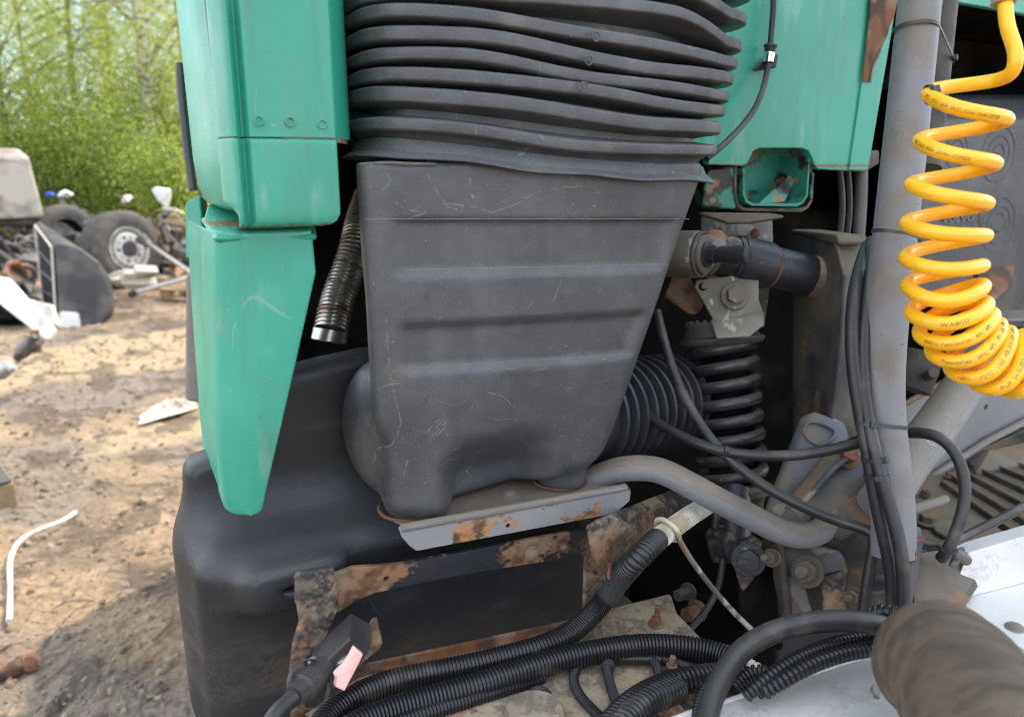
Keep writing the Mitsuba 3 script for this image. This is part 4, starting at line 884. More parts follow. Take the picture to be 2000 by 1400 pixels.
f0, f1 = P(784, 1031, Y=.787), P(1222, 951, Y=.787)
add('tray_fold', sweep(np.array([f0, (f0+f1)/2, f1]), 0.0052, 12), 'grey_paint', tr)
zz = P(995, 966, Z=zt_); add('rivet', lathe(zz-[0, 0, 0.001], (0, 0, 1), [(0, 0.014), (0.002, 0.0135), (0.003, 0.009), (0.006, 0.007), (0.0075, 0.0)], 24), 'grey_paint', tr)
for a, b, r in (((823, 1012), zf1, 0.041), ((1108, 958), zf2, 0.036)):
    q = P(*a, Z=b); add('foot_grommet', ring([q[0] if a[0] < 900 else fr_[0], .856, b+0.001], (0, 0, 1), r, 0.0022, 40, 8), 'rust', tr)
# front wheel mudguard
def guard_sdf(p):
    x, y, z = p[:, 0], p[:, 1], p[:, 2]
    def bx(lo, hi, r, pp=p):
        lo, hi = np.array(lo), np.array(hi); c, h = (lo+hi)/2, (hi-lo)/2-r; q = np.abs(pp-c)-h
        return np.linalg.norm(np.maximum(q, 0), axis=1)+np.minimum(q.max(1), 0)-r
    zs = P(500, 1085, Y=.87)[2]
    a = bx([GX0, .872, 0.5], [0.60, 1.14, zs], 0.030)
    ztab = np.interp(x, [P(q, 900, Y=.97)[0] for q in (366, 392, 430, 500, 560, 720)], [P(366, w, Y=.97)[2] for w in (905, 899, 895, 820, 745, 725)])
    b = smax(bx([GX0+0.004, .955, 0.9], [0.70, 1.015, 1.75], 0.02), z-ztab, 0.02)
    d = smin(a, b, 0.075)
    c1 = P(575, 1140, Y=.86); q = p-c1
    boss = (((q[:, 0]/0.070)**4+(q[:, 2]/0.033)**4+((y-.885)/0.042)**4)**.25)-1
    d = smin(d, boss*0.034, 0.012)
    slot = smax(np.sqrt(np.maximum(np.abs(x-P(578, 1141, Y=.855)[0])-0.011, 0)**2+(z-P(578, 1141, Y=.855)[2])**2)-0.0048, np.abs(y-.85)-0.022, 0.001)
    return smax(d, -slot, 0.002)
GX0 = 0.036+0.033*0
gm = surface_nets(guard_sdf, [0.0, .80, 0.62], [0.66, 1.34, 1.58], 0.0065)
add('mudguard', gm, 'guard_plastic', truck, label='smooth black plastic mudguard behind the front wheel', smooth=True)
# ------------------------------------------------------------ chassis: rusty frame under the tray
ZP = 1.0
fr = truck+'__rusty_frame'
lab(fr, label='black steel bracket frame flaking to orange rust under the duct tray')
YF = .80
add('cross_bar', plate([P(x, y, Y=YF) for x, y in ((652, 1122), (690, 1108), (740, 1105), (786, 1101), (1000, 1060), (1136, 1034), (1160, 1030), (1156, 1082), (1136, 1086), (1000, 1107), (880, 1128), (786, 1147), (732, 1159), (696, 1173), (658, 1199))], (0, -1, 0), 0.006, 0.0015, 0.003, [(P(755, 1131, Y=YF), 0.0035)]), 'black_paint', fr)
add('cross_bar_top', hullpts([P(x, y, Y=Y)-np.array([0, 0, .004]) for x, y, Y in ((656, 1122, .806), (786, 1101, .806), (1150, 1032, .806), (656, 1122, .86), (1150, 1032, .86))], 0.0035), 'rusty_black', fr)
for x, y, r in ((1038, 1079, 0.0078), (1099, 1066, 0.0065)):
    c = P(x, y, Y=YF-0.003); add('rusty_bolt', lathe(c, (0, -1, 0), [(0, r*1.35), (0.002, r*1.3), (0.0025, r*0.95), (0.006, r*0.9), (0.0075, r*0.5), (0.0075, 0)], 20), 'rust', fr)
add('side_strap', hullpts([P(x, y, Y=Y) for x, y, Y in ((583, 1122, .79), (645, 1113, .79), (652, 1150, .79), (654, 1188, .79), (634, 1232, .785), (590, 1205, .785), (583, 1160, .79))], 0.004), 'rusty_black', fr)
add('side_strap', hullpts([P(x, y, Y=Y) for x, y, Y in ((592, 1205, .785), (636, 1230, .785), (618, 1278, .775), (588, 1320, .77), (572, 1308, .77), (578, 1250, .775))], 0.004), 'rusty_black', fr)
add('side_strap', hullpts([P(x, y, Y=Y) for x, y, Y in ((573, 1308, .772), (592, 1322, .772), (588, 1420, .765), (575, 1420, .765))], 0.004), 'rusty_black', fr)
add('strap_flange', hullpts([P(x, y, Y=Y) for x, y, Y in ((578, 1124, .80), (584, 1122, .80), (584, 1170, .80), (579, 1175, .80), (580, 1124, .835), (583, 1172, .835))], 0.0022), 'rusty_black', fr)
add('post', hullpts([P(x, y, Y=Y) for x, y, Y in ((1146, 1050, .805), (1186, 1044, .805), (1182, 1120, .805), (1150, 1192, .80), (1142, 1185, .80))], 0.004), 'rusty_black', fr)
add('post_gusset', hullpts([P(x, y, d=d) for x, y, d in ((1150, 1030, .93), (1190, 1010, .95), (1250, 1040, 1.0), (1190, 1120, .96), (1160, 1080, .94))], 0.004), 'rusty_black', fr)
add('side_rail', hullpts([P(x, y, d=d) for x, y, d in ((1165, 1020, .95), (1320, 958, 1.2), (1346, 976, 1.2), (1340, 1000, 1.2), (1186, 1070, .95))], 0.004), 'rusty_black', fr)
add('rail_lip', hullpts([P(x, y, d=d) for x, y, d in ((1186, 1072, .955), (1342, 1002, 1.2), (1250, 1058, 1.08), (1190, 1128, .955))], 0.003), 'rust', fr)

# rusty frame plate that everything below lies on
pt = truck+'__frame_plate'
def zp(x, y, z=ZP): return P(x, y, Z=z)
add('frame_plate', plate([zp(x, y) for x, y in ((560, 1420), (596, 1392), (700, 1322), (780, 1300), (1010, 1252), (1168, 1210), (1178, 1190), (1310, 1158), (1322, 1196), (1386, 1262), (1520, 1310), (1560, 1560), (560, 1560))], (0, 0, 1), 0.008, 0.002, 0.004), 'dirty_plate', truck, label='tan and rust coloured chassis plate under the bundle of conduits')
add('plate_flange', hullpts([P(x, y, Y=Y) for x, y, Y in ((690, 1304, .822), (1160, 1203, .80), (1160, 1232, .80), (690, 1334, .822), (690, 1304, .828), (1160, 1203, .806))], 0.0028), 'rust', pt)
for x, y, r, m, s in ((1281, 1216, .0075, 'rust', True), (1310, 1310, .0075, 'rust', True), (1166, 1208, .008, 'dirty_plate', True), (1490, 1376, .010, 'rust', False)):
    c = zp(x, y+4); add('plate_bolt', hexbolt(c, (0.05, -0.05, 1), r, 0.010, True, s), m, pt)
c = zp(1053, 1362); add('rubber_plug', cat(ring(c+[0, 0, .003], (0, 0, 1), 0.010, 0.005, 26, 10), cyl(c, c+[0, 0, .007], 0.006)), 'black_rubber', pt)
c = zp(1045, 1398); add('round_cover', lathe(c, (0, 0, 1), [(0, .034), (.008, .033), (.011, .030), (.011, 0)], 36), 'dirty_plate', pt)
add('lug', hullpts([zp(1290, 1372, 1.02), zp(1302, 1368, 1.025), zp(1330, 1402, 1.01), zp(1312, 1420, 1.0)], 0.009), 'dirty_plate', pt)
# battery switch
sw = thing('battery_switch', 'black battery switch box with a pink handle on the rusty strap', 'switch')
add('box', hullpts([P(x, y, d=d) for x, y, d in ((612, 1273, .86), (685, 1202, .88), (682, 1249, .83), (620, 1309, .81), (721, 1223, .91), (722, 1249, .90), (715, 1274, .86), (650, 1340, .83))], 0.0025), 'dull_black', sw)
add('back_plate', plate([P(x, y, d=.925) for x, y in ((726, 1208), (735, 1206), (746, 1256), (742, 1266), (690, 1310), (690, 1262))], unit(-FWD), 0.004, 0.001), 'rusty_black', sw)
add('handle', plate([P(x, y, d=.80) for x, y in ((697, 1268), (715, 1284), (706, 1300), (673, 1350), (653, 1338), (656, 1320), (651, 1316), (656, 1311), (672, 1300), (685, 1285))], unit(-FWD+RIGHT*0.5), 0.010, 0.0025, 0.001), 'pink_plastic', sw, label='pink plastic switch handle')
for x, y, d in ((682, 1222, .868), (611, 1291, .832)):
    add('rivet', ring(P(x, y, d=d), unit(-FWD+UP*.8), 0.0036, 0.0019, 20, 8), 'galvanised', sw)
kd = unit(-FWD*0.8-UP*0.5+RIGHT*0.3); c = P(668, 1285, d=.838)
add('lock', cat(cyl(c, c+kd*.012, 0.011, sides=24), ring(c+kd*.012, kd, 0.009, 0.0018, 24, 8)), 'steel', sw); add('lock_core', cyl(c+kd*.005, c+kd*.017, 0.0065), 'dull_black', sw)
for x, y in ((676, 1264), (678, 1273)): add('indicator', blob(P(x, y, d=.8385), [.0018]*3, 1, rough=0), 'white_plastic', sw)
pa, pb = P(632, 1302, d=.82), P(574, 1360, d=.77); ax = unit(pb-pa); Lp = np.linalg.norm(pb-pa)
add('plug', lathe(pa, ax, [(0, 0), (0, .013), (Lp*.35, .0135), (Lp*.4, .0145), (Lp*.7, .0145), (Lp*.75, .0125), (Lp, .0115), (Lp, 0)], 10), 'dull_black', sw, smooth=20)
for i in range(4):
    q = pa+ax*Lp*(0.42+0.09*i); add('plug_rib', ring(q, ax, .0135, .0018, 20, 6), 'dull_black', sw)

# ------------------------------------------------------------ cab suspension behind the duct
su = truck+'__suspension_strut'
lab(su, label='black coil spring strut with a flaking galvanised top bracket')
ct, cb = P(1409, 662, d=1.25), P(1431, 940, d=1.25); sx = unit(ct-cb); SL = np.linalg.norm(ct-cb)
s1 = unit(RIGHT-sx*(RIGHT@sx)); s2 = np.cross(sx, s1)
def helix(a, ax, u, v, L, R, r, turns, ph=0.0, taper=0.0):
    t = np.linspace(0, 1, int(turns*48)); g = ph+t*turns*2*np.pi
    rr = R*(1-taper*np.clip((0.06-t)/0.06, 0, 1))
    return sweep(a+ax*(t*L)[:, None]+rr[:, None]*(np.cos(g)[:, None]*u+np.sin(g)[:, None]*v), r, 12)
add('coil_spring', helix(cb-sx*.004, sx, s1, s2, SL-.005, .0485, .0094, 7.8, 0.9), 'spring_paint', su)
add('damper_body', lathe(cb-sx*.07, sx, [(0, 0), (0, .020), (.06, .022), (.07, .036), (.10, .036), (.13, .036), (.16, .0355), (.19, .036), (.25, .034), (.255, .030), (.30, .030), (.30, 0)], 32), 'grime_and_shade', su)
add('lower_seat', lathe(cb-sx*.004, -sx, [(0, 0), (0, .052), (.006, .058), (.016, .058), (.02, .050), (.03, .046), (.042, .044), (.046, .026), (.05, .024), (.12, .022), (.12, 0)], 40), 'dirty_cast', su)
add('upper_seat', lathe(ct-sx*.006, sx, [(0, 0), (-.006, .05), (-.002, .064), (.003, .068), (.007, .067), (.010, .060), (.024, .056), (.034, .054), (.036, 0)], 44), 'dull_black', su)
for i in range(22):
    g = i*2*np.pi/22; q = ct+.052*(math.cos(g)*s1+math.sin(g)*s2)
    add('seat_rib', sweep(np.array([q+sx*.006, q+sx*.032]), 0.0034, 6), 'dull_black', su)
tb_ = [P(x, y, d=1.185) for x, y in ((1362, 545), (1408, 540), (1450, 535), (1484, 540), (1483, 585), (1489, 606), (1489, 632), (1462, 652), (1402, 656), (1392, 650), (1391, 622), (1372, 585), (1358, 560))]
add('top_bracket', plate(tb_, unit(-FWD+[0, 0, .12]), 0.006, 0.0015, 0.004, [(P(1374, 559, d=1.185), 0.006)]), 'galvanised', su)
add('bracket_return', hullpts([P(1391, 628, d=1.184), P(1489, 612, d=1.184), P(1488, 634, d=1.17), P(1462, 655, d=1.165), P(1402, 659, d=1.17)], 0.003), 'galvanised', su)
c = P(1434, 578, d=1.182); add('bracket_bolt', hexbolt(c, unit(-FWD+[0, 0, .1]), 0.0145, 0.012), 'galvanised', su)
c = P(1374, 559, d=1.19); add('hole_bolt', hexbolt(c, unit(-FWD), 0.0055, 0.004, False), 'rust', su)
add('rust_flap', plate([P(x, y, d=1.24) for x, y in ((1318, 532), (1352, 540), (1376, 590), (1366, 610), (1355, 616), (1342, 613), (1298, 578))], unit(-FWD+[0, 0, .3]), 0.005, 0.0012, 0.003), 'rust', su)
add('back_plate', plate([P(x, y, d=1.29) for x, y in ((1372, 420), (1512, 425), (1512, 500), (1490, 640), (1430, 640), (1370, 520))], unit(-FWD+[0, 0, .1]), 0.006, 0.0012, 0.002), 'galvanised', su)
add('back_plate_lip', hullpts([P(1368, 418, d=1.27), P(1420, 434, d=1.23), P(1460, 434, d=1.22), P(1527, 424, d=1.22), P(1505, 420, d=1.28)], 0.003), 'dirty_cast', su)
for x, y in ((1475, 456), (1405, 455)): add('plate_rivet', lathe(P(x, y, d=1.282), unit(-FWD), [(0, .008), (.003, .007), (.005, .004), (.0055, 0)], 18), 'rust', su)
# horizontal damper with its bush
dp = truck+'__cab_damper'
lab(dp, label='dirty black horizontal damper with a bushed eye and stud')
da, db = P(1404, 497, d=1.20), P(1640, 553, d=1.24); dx = unit(db-da); k = np.linalg.norm(P(1440, 505, d=1.2)-P(1400, 497, d=1.2))/40
LN = lambda px: (px-1404)*k
add('rubber_boot', lathe(da, dx, [(-.006, 0), (-.006, .030), (.004, .033), (LN(1425), .034), (LN(1426), .0328), (LN(1432), .0328), (LN(1433), .0352), (LN(1442), .0355), (LN(1443), .037), (LN(1504), .0375), (LN(1512), .0355), (LN(1513), .032)], 44), 'black_paint', dp)
add('tube', lathe(da, dx, [(LN(1508), .0), (LN(1508), .0328), (LN(1606), .0328), (LN(1607), .0328)], 44), 'black_paint', dp)
add('tube_end', lathe(da, dx, [(LN(1596), .0331), (LN(1622), .0331), (LN(1631), .031), (LN(1636), .024), (LN(1638), 0)], 44), 'dirty_plate', dp)
add('collar', lathe(da, dx, [(LN(1503), .0331), (LN(1513), .0345), (LN(1518), .0331)], 44), 'rust', dp)
add('eye', hullpts([P(1600, 575, d=1.28), P(1640, 560, d=1.28), P(1645, 540, d=1.28), P(1640, 585, d=1.30), P(1610, 585, d=1.3)], 0.008), 'dirty_cast', dp)
ea = unit(-FWD*.66+RIGHT*.75-UP*.10); ec = P(1381, 497, d=1.155)
add('bush', lathe(ec-ea*.085, ea, [(0, 0), (0, .034), (.004, .036), (.07, .036), (.074, .034), (.076, .030), (.079, .029), (.081, .026), (.083, 0)], 44), 'galvanised', dp)
add('bush_rubber', ring(ec-ea*.008, ea, .0325, .0028, 44, 8), 'dull_black', dp)
add('washer', lathe(ec-ea*.004, ea, [(0, .030), (.003, .0295), (.004, .027), (.004, 0)], 36), 'dirty_cast', dp)
add('nut', hexbolt(ec, ea, .0135, .014, True), 'black_paint', dp)
add('stud', lathe(ec, ea, [(.010, 0), (.010, .0095), (.02, .0095), (.021, .0125), (.052, .0135), (.064, .0135), (.0655, .012), (.066, 0)], 30), 'black_rubber', dp)
add('eye_ring', lathe(da-dx*.030, dx, [(0, .030), (.012, .036), (.022, .037), (.022, .033)], 40), 'galvanised', dp)
# pillar with cast bracket
pi_ = truck+'__pillar'
lab(pi_, label='grimy pressed steel pillar beside the grey pipe')
add('left_web', hullpts([P(x, y, d=d) for x, y, d in ((1556, 462, 1.32), (1578, 520, 1.30), (1552, 690, 1.32), (1552, 850, 1.30), (1622, 850, 1.16), (1646, 660, 1.15), (1652, 540, 1.15), (1634, 470, 1.18))], 0.003), 'dirty_cast', pi_)
add('right_web', hullpts([P(x, y, d=d) for x, y, d in ((1634, 470, 1.172), (1690, 476, 1.18), (1690, 840, 1.18), (1616, 870, 1.15), (1644, 660, 1.142), (1650, 545, 1.142))], 0.003), 'dirty_cast', pi_)
add('top_flange', hullpts([P(x, y, d=d) for x, y, d in ((1548, 452, 1.34), (1600, 452, 1.30), (1634, 462, 1.16), (1688, 464, 1.16), (1688, 474, 1.15), (1640, 474, 1.15))], 0.0035), 'dirty_cast', pi_)
add('ridge', sweep(np.array([P(1633, 472, d=1.165), P(1649, 540, d=1.135), P(1644, 655, d=1.135), P(1630, 780, d=1.14), P(1618, 862, d=1.145)]), 0.0035, 10), 'dirty_cast', pi_)
cs_ = truck+'__cast_bracket'
lab(cs_, label='dusty blue-grey cast arms below the pillar')
def c_bluecast(p, n, uv):
    a = fbm(p.x*11, p.y*11, p.z*11, 4); c = mix((0.055, 0.060, 0.072), (0.10, 0.105, 0.118), smoothstep(0.4, 0.65, a))
    c = mix(c, (0.13, 0.105, 0.075), 0.75*smoothstep(0.50, 0.62, fbm(p.x*16+4, p.y*16, p.z*16, 4)))
    return mix(c, (0.30, 0.25, 0.17), 0.6*smoothstep(0.66, 0.72, fbm(p.x*38, p.y*38, p.z*38, 3)))
bsdf('blue_cast', c_bluecast, 0.5, bump=lambda p, n, uv: 0.0011*fbm(p.x*60, p.y*60, p.z*60, 3), eps=6e-4)
def hp(name, pts, r, m, par=None): return add(name, hullpts([P(x, y, d=d) for x, y, d in pts], r), m, par if par else cs_)
hp('arm', ((1572, 822, 1.155), (1590, 814, 1.15), (1640, 832, 1.14), (1648, 852, 1.135), (1590, 985, 1.09), (1560, 1040, 1.08), (1500, 1010, 1.09), (1530, 930, 1.115)), .008, 'blue_cast')
a_ = cs_+'__arm'
add('arm_pocket', pipe([P(x, y, d=d) for x, y, d in ((1572, 836, 1.140), (1582, 824, 1.138), (1626, 836, 1.128), (1632, 846, 1.124), (1602, 868, 1.120), (1574, 852, 1.130), (1568, 842, 1.138))], .003, 8), 'blue_cast', a_)
hp('arm', ((1640, 876, 1.115), (1690, 892, 1.10), (1706, 930, 1.09), (1696, 1000, 1.08), (1640, 1045, 1.07), (1580, 985, 1.075), (1565, 975, 1.08)), .008, 'blue_cast')
hp('arm_flange', ((1628, 874, 1.10), (1646, 888, 1.085), (1642, 904, 1.075), (1568, 978, 1.055), (1552, 968, 1.07), (1556, 958, 1.08)), .0035, 'dirty_cast', cs_)
add('arm_ridge', pipe([P(1690, 882, d=1.07), P(1645, 900, d=1.072), P(1600, 945, d=1.062), P(1568, 980, d=1.052)], .0042, 10), 'blue_cast', a_)
hp('arm_foot', ((1700, 960, 1.08), (1700, 1012, 1.07), (1640, 1050, 1.06), (1620, 1040, 1.06), (1650, 985, 1.075)), .006, 'dirty_cast')
add('nut', hexbolt(P(1652, 888, d=1.09), unit(-FWD+UP*.4), .014, .02), 'rust', cs_)
# lower castings and brackets
lc = truck+'__lower_casting'
lab(lc, label='oily black castings and bolts under the bent tube')
add('rear_block', hullpts([P(x, y, d=d) for x, y, d in ((1500, 1055, 1.18), (1600, 1040, 1.14), (1700, 1030, 1.12), (1770, 1060, 1.12), (1770, 1300, 1.12), (1530, 1300, 1.15), (1510, 1160, 1.18), (1640, 1020, 1.3))], 0.012), 'dirty_cast', lc)
add('lobe', hullpts([P(x, y, d=d) for x, y, d in ((1516, 1072, 1.13), (1590, 1076, 1.11), (1632, 1088, 1.11), (1640, 1112, 1.11), (1600, 1132, 1.10), (1528, 1124, 1.12))], 0.012), 'blue_cast', lc)
add('rib', hullpts([P(x, y, d=d) for x, y, d in ((1512, 1068, 1.09), (1524, 1062, 1.08), (1530, 1130, 1.08), (1545, 1220, 1.08), (1536, 1222, 1.08), (1516, 1130, 1.09))], 0.004), 'dirty_cast', lc)
add('rib', hullpts([P(x, y, d=d) for x, y, d in ((1528, 1130, 1.10), (1562, 1128, 1.09), (1582, 1206, 1.06), (1550, 1216, 1.08))], 0.005), 'blue_cast', lc)
add('rib', hullpts([P(x, y, d=d) for x, y, d in ((1610, 1130, 1.085), (1642, 1122, 1.08), (1645, 1215, 1.07), (1618, 1218, 1.07))], 0.006), 'rusty_black', lc)
for x, y, r in ((1577, 1116, .0155), (1508, 1089, .009), (1664, 1165, .010)): add('nut', hexbolt(P(x, y, d=1.075), unit(-FWD*.8+RIGHT*-.5+UP*.2), r, .022, True, True), 'dirty_cast', lc)
tdp = [P(x, y, d=1.09) for x, y in ((1432, 1075), (1446, 1058), (1470, 1048), (1488, 1060), (1486, 1100), (1472, 1130), (1452, 1156), (1446, 1150), (1436, 1120), (1428, 1095))]
add('link_arm', plate(tdp, unit(-FWD*.9-RIGHT*.3), .018, .003, .002), 'rusty_black', lc)
add('link_bolt', hexbolt(P(1462, 1092, d=1.083), unit(-FWD*.9-RIGHT*.3), .0165, .010), 'black_paint', lc)
add('link_tail', hullpts([P(x, y, d=d) for x, y, d in ((1446, 1120, 1.11), (1470, 1140, 1.11), (1500, 1100, 1.15), (1520, 1260, 1.12), (1460, 1240, 1.12), (1450, 1170, 1.11))], .006), 'grime_and_shade', lc)
add('link_tube', cyl(P(1430, 960, d=1.22), P(1428, 1075, d=1.16), .030), 'black_paint', lc)
add('link_boss', hullpts([P(1392, 1045, d=1.17), P(1402, 1085, d=1.16), P(1428, 1085, d=1.13), P(1420, 1050, d=1.13)], .012), 'rusty_black', lc)
add('void_block', hullpts([P(x, y, d=d) for x, y, d in ((1260, 1060, 1.4), (1440, 1000, 1.4), (1560, 1000, 1.4), (1560, 1320, 1.25), (1300, 1300, 1.3), (1250, 1180, 1.35))], .02), 'grime_and_shade', lc)  # black filler put where the gap holds only shade
add('oily_bolt', hexbolt(P(1362, 1192, d=1.2), unit(-FWD-RIGHT), .012, .03, True), 'rust', lc)
add('oily_bolt', hexbolt(P(1345, 1155, d=1.22), unit(-FWD-RIGHT), .010, .03, True), 'dirty_cast', lc)
# bent grey tube
add('bent_tube', pipe([P(1150, 940, d=1.08), P(1195, 921, d=1.06), P(1240, 914, d=1.04), P(1285, 918, d=1.03), P(1335, 940, d=1.02), P(1400, 975, d=1.02), P(1480, 1016, d=1.04), P(1545, 1043, d=1.05), P(1590, 1042, d=1.06), P(1618, 1020, d=1.075), P(1632, 985, d=1.10), P(1640, 950, d=1.13)], .0174, 24), 'grey_paint', truck, label='bent grey tube with peeling dusty paint from tray to casting')
# ------------------------------------------------------------ ribbed air hose, flexible metal pipe, dark things inside
bh = truck+'__ribbed_hose'
pr = []
q0, q1 = P(1140, 812, d=1.14), P(1378, 772, d=1.36); bx_ = unit(q1-q0); L = np.linalg.norm(q1-q0)
for i in range(14): pr += [(i*L/14, .069), (i*L/14+.003, .080), (i*L/14+.007, .081), (i*L/14+.0105, .079), (i*L/14+.0125, .069)]
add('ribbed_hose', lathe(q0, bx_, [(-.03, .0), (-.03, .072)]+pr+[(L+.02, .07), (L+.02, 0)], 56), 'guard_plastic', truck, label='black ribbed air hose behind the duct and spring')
fx_ = [P(722, 385, d=1.20), P(704, 440, d=1.17), P(693, 490, d=1.15), P(670, 555, d=1.14), P(655, 600, d=1.13), P(646, 645, d=1.12)]
fm = thing('flexible_metal_pipe', 'corrugated silver metal pipe with an end collar hanging behind the green wheel arch', 'pipe')
add('corrugated_pipe', corrugated(fx_, .0250, .0060, .0028, 32, .35), 'steel', fm)
e0, e1 = P(646, 644, d=1.12), P(642, 667, d=1.12)
add('end_collar', lathe(e0, e1-e0, [(0, .0230), (0, .0255), (.0165, .026), (.018, .0245), (.018, .022), (.004, .021), (.004, 0)], 36), 'steel', fm)
for x, y, d in ((655, 545+12, 1.138), (641, 612, 1.128), (668, 516, 1.146)):
    i = np.argmin(np.linalg.norm(spline(fx_, .002)[0]-P(x, y, d=d), axis=1)); pp = spline(fx_, .002)[0]
    add('band', ring(pp[i], pp[i+1]-pp[i], .0242, .0012, 30, 6), 'rust', fm)
for i in range(4): add('cooler_fin', rbox(P(664+12*i, 660, d=1.36)-[.004, .01, 0], P(664+12*i, 660, d=1.36)+[.004, .01, .16], .002), 'dirty_cast', truck)
add('inner_duct', cyl(P(655, 385, d=1.3), P(720, 380, d=1.3), .045), 'dirty_cast', truck)
add('inner_backdrop', cat(rbox([.18, 1.24, 1.2], [.75, 1.27, 1.68], .005), rbox([.62, 1.0, .62], [.64, 1.27, 1.0], .003)), 'grime_and_shade', truck)  # added black backdrop that stands for the shade inside
add('engine_backdrop', cat(rbox([.66, 1.34, .55], [2.3, 2.7, 1.50], .04), rbox([.70, 1.27, .75], [1.15, 1.40, 1.60], .03)), 'grime_and_shade', truck)  # unseen dark boxes added to keep sunlight from leaking through
add('inner_pipe', pipe([P(1640, 335, d=1.45), P(1645, 400, d=1.45), P(1640, 460, d=1.45)], .006, 10), 'dull_black', truck); add('inner_pipe', pipe([P(1656, 335, d=1.43), P(1660, 400, d=1.43), P(1655, 460, d=1.43)], .005, 10), 'dull_black', truck)
add('inner_pipe', pipe([P(1683, 300, d=1.40), P(1681, 400, d=1.40), P(1676, 470, d=1.40)], .011, 12), 'dull_black', truck)
add('far_backdrop', rbox([1.2, 1.45, .5], [2.6, 1.48, 1.75], .01), 'grime_and_shade', truck)  # black backdrop added to keep the space under the cab dark
# moulded plastic noise shield
ns = truck+'__noise_shield'
YS = 1.14
add('noise_shield', plate([P(x, y, Y=YS) for x, y in ((1740, 252), (1990, 250), (2120, 252), (2120, 640), (1960, 640), (1900, 600), (1745, 560))], (0, -1, 0), 0.008, 0.003, 0.01), 'black_plastic', truck, label='dark moulded plastic panel with raised lettering behind the yellow hose')
add('rounded_top', hullpts([P(x, y, Y=YS+e) for x in (1745, 2115) for y, e in ((254, .009), (236, .010), (214, .022), (198, .045), (190, .085), (188, .20), (254, .20))], .004), 'black_plastic', ns)
def on_shield(mesh, px, py, out=0.0004):
    p = P(px, py, Y=YS); return rot(mesh, np.array([[1, 0, 0], [0, 0, -1], [0, 1, 0]]), [p[0], p[1]-out, p[2]])
def sh_text(t, px, py, h, w, bold=False):
    m = meshkit.text_mesh(t, h, 0.0028, bold); m.apply_translation(-m.bounds[0]*[1, 0, 0]); m.vertices[:, 0] *= w/m.bounds[1][0]; return add('lettering', on_shield(m, px, py), 'highlight_plastic', ns)
sc_ = np.linalg.norm(P(1900, 430, Y=YS)-P(1840, 430, Y=YS))/60
sh_text('VOLVO', 1838, 434, .0125, 60*sc_, True); sh_text('3979505', 1835, 449, .0100, 46*sc_); sh_text('PE-HD', 1838, 462, .0060, 22*sc_)
add('letter_frame', sweep(np.array([P(x, y, Y=YS-.0005) for x, y in ((1824, 414), (1912, 410), (1914, 445), (1910, 460))]), .0011, 6), 'black_plastic', ns)
for x, y in ((1830, 437), (1904, 437)): add('boss_ring', ring(P(x, y, Y=YS), (0, 1, 0), 6*sc_, .0012, 24, 6), 'black_plastic', ns)
for x, y, R in ((1949, 302, 33), (1949, 302, 22), (1949, 302, 12), (1949, 440, 34), (1949, 440, 24), (1868, 295, 20), (1868, 295, 12)): add('boss_ring', ring(P(x, y, Y=YS), (0, 1, 0), R*sc_, .0015, 48, 6), 'black_plastic', ns)
m = meshkit.text_mesh('H', .010, .0014); add('lettering', on_shield(m, 1944, 307), 'black_plastic', ns)
m = meshkit.text_mesh('PE', .007, .0014); add('lettering', on_shield(m, 1943, 455), 'black_plastic', ns)
for a in range(3):
    g = math.radians(90+120*a); c = P(1949, 437, Y=YS); pts = [c+np.array([math.cos(g+s)*R, 0, math.sin(g+s)*R])*sc_ for s, R in ((-.75, 13), (0.0, 15), (.55, 13))]
    add('recycling_arrow', sweep(np.array(pts), .0016, 6), 'black_plastic', ns)
add('rust_bracket', hullpts([P(x, y, d=d) for x, y, d in ((1905, 530, 1.36), (1975, 522, 1.36), (1972, 556, 1.34), (1936, 586, 1.30), (1910, 590, 1.33), (1975, 530, 1.5))], .004), 'rust', truck)
add('shield_bracket', hullpts([P(x, y, d=d) for x, y, d in ((1900, 612, 1.4), (2060, 606, 1.4), (2060, 622, 1.36), (1900, 628, 1.36))], .003), 'grey_paint', truck)
# arched cross beam with its diagonal tube
cbm = truck+'__cross_beam'
YB_ = 1.02
add('cross_beam', plate([P(x, y, Y=YB_) for x, y in ((1700, 820), (1765, 792), (1850, 745), (1905, 722), (1960, 690), (2080, 640), (2080, 792), (2000, 822), (1930, 858), (1860, 903), (1790, 950), (1700, 1005))], (0, -1, 0), .006, .0015, 0, [(P(1926, 795, Y=YB_), .0065), (P(1900, 772, Y=YB_), .008)]), 'grey_paint', truck, label='arched grey chassis cross beam with rolled flange')
add('lower_flange', sweep(np.array([P(x, y, Y=YB_-.012) for x, y in ((1700, 1006), (1790, 952), (1860, 905), (1930, 860), (2000, 824), (2080, 792))]), .0085, 14), 'grey_paint', cbm)
add('lower_web', hullpts([P(x, y, Y=Y) for x, y, Y in ((1790, 962, YB_-.012), (1930, 872, YB_-.012), (2080, 806, YB_-.012), (1800, 975, YB_), (2080, 822, YB_))], .002), 'dirty_cast', cbm)
add('upper_flange', sweep(np.array([P(x, y, Y=YB_-.01) for x, y in ((1700, 822), (1765, 790), (1850, 742), (1880, 730))]), .006, 12), 'dirty_cast', cbm)
add('diagonal_tube', pipe([P(1720, 985, d=1.04), P(1770, 905, d=1.10), P(1800, 868, d=1.13), P(1850, 800, d=1.20), P(1895, 735, d=1.26), P(1930, 680, d=1.32)], .031, 26), 'grey_paint', cbm)
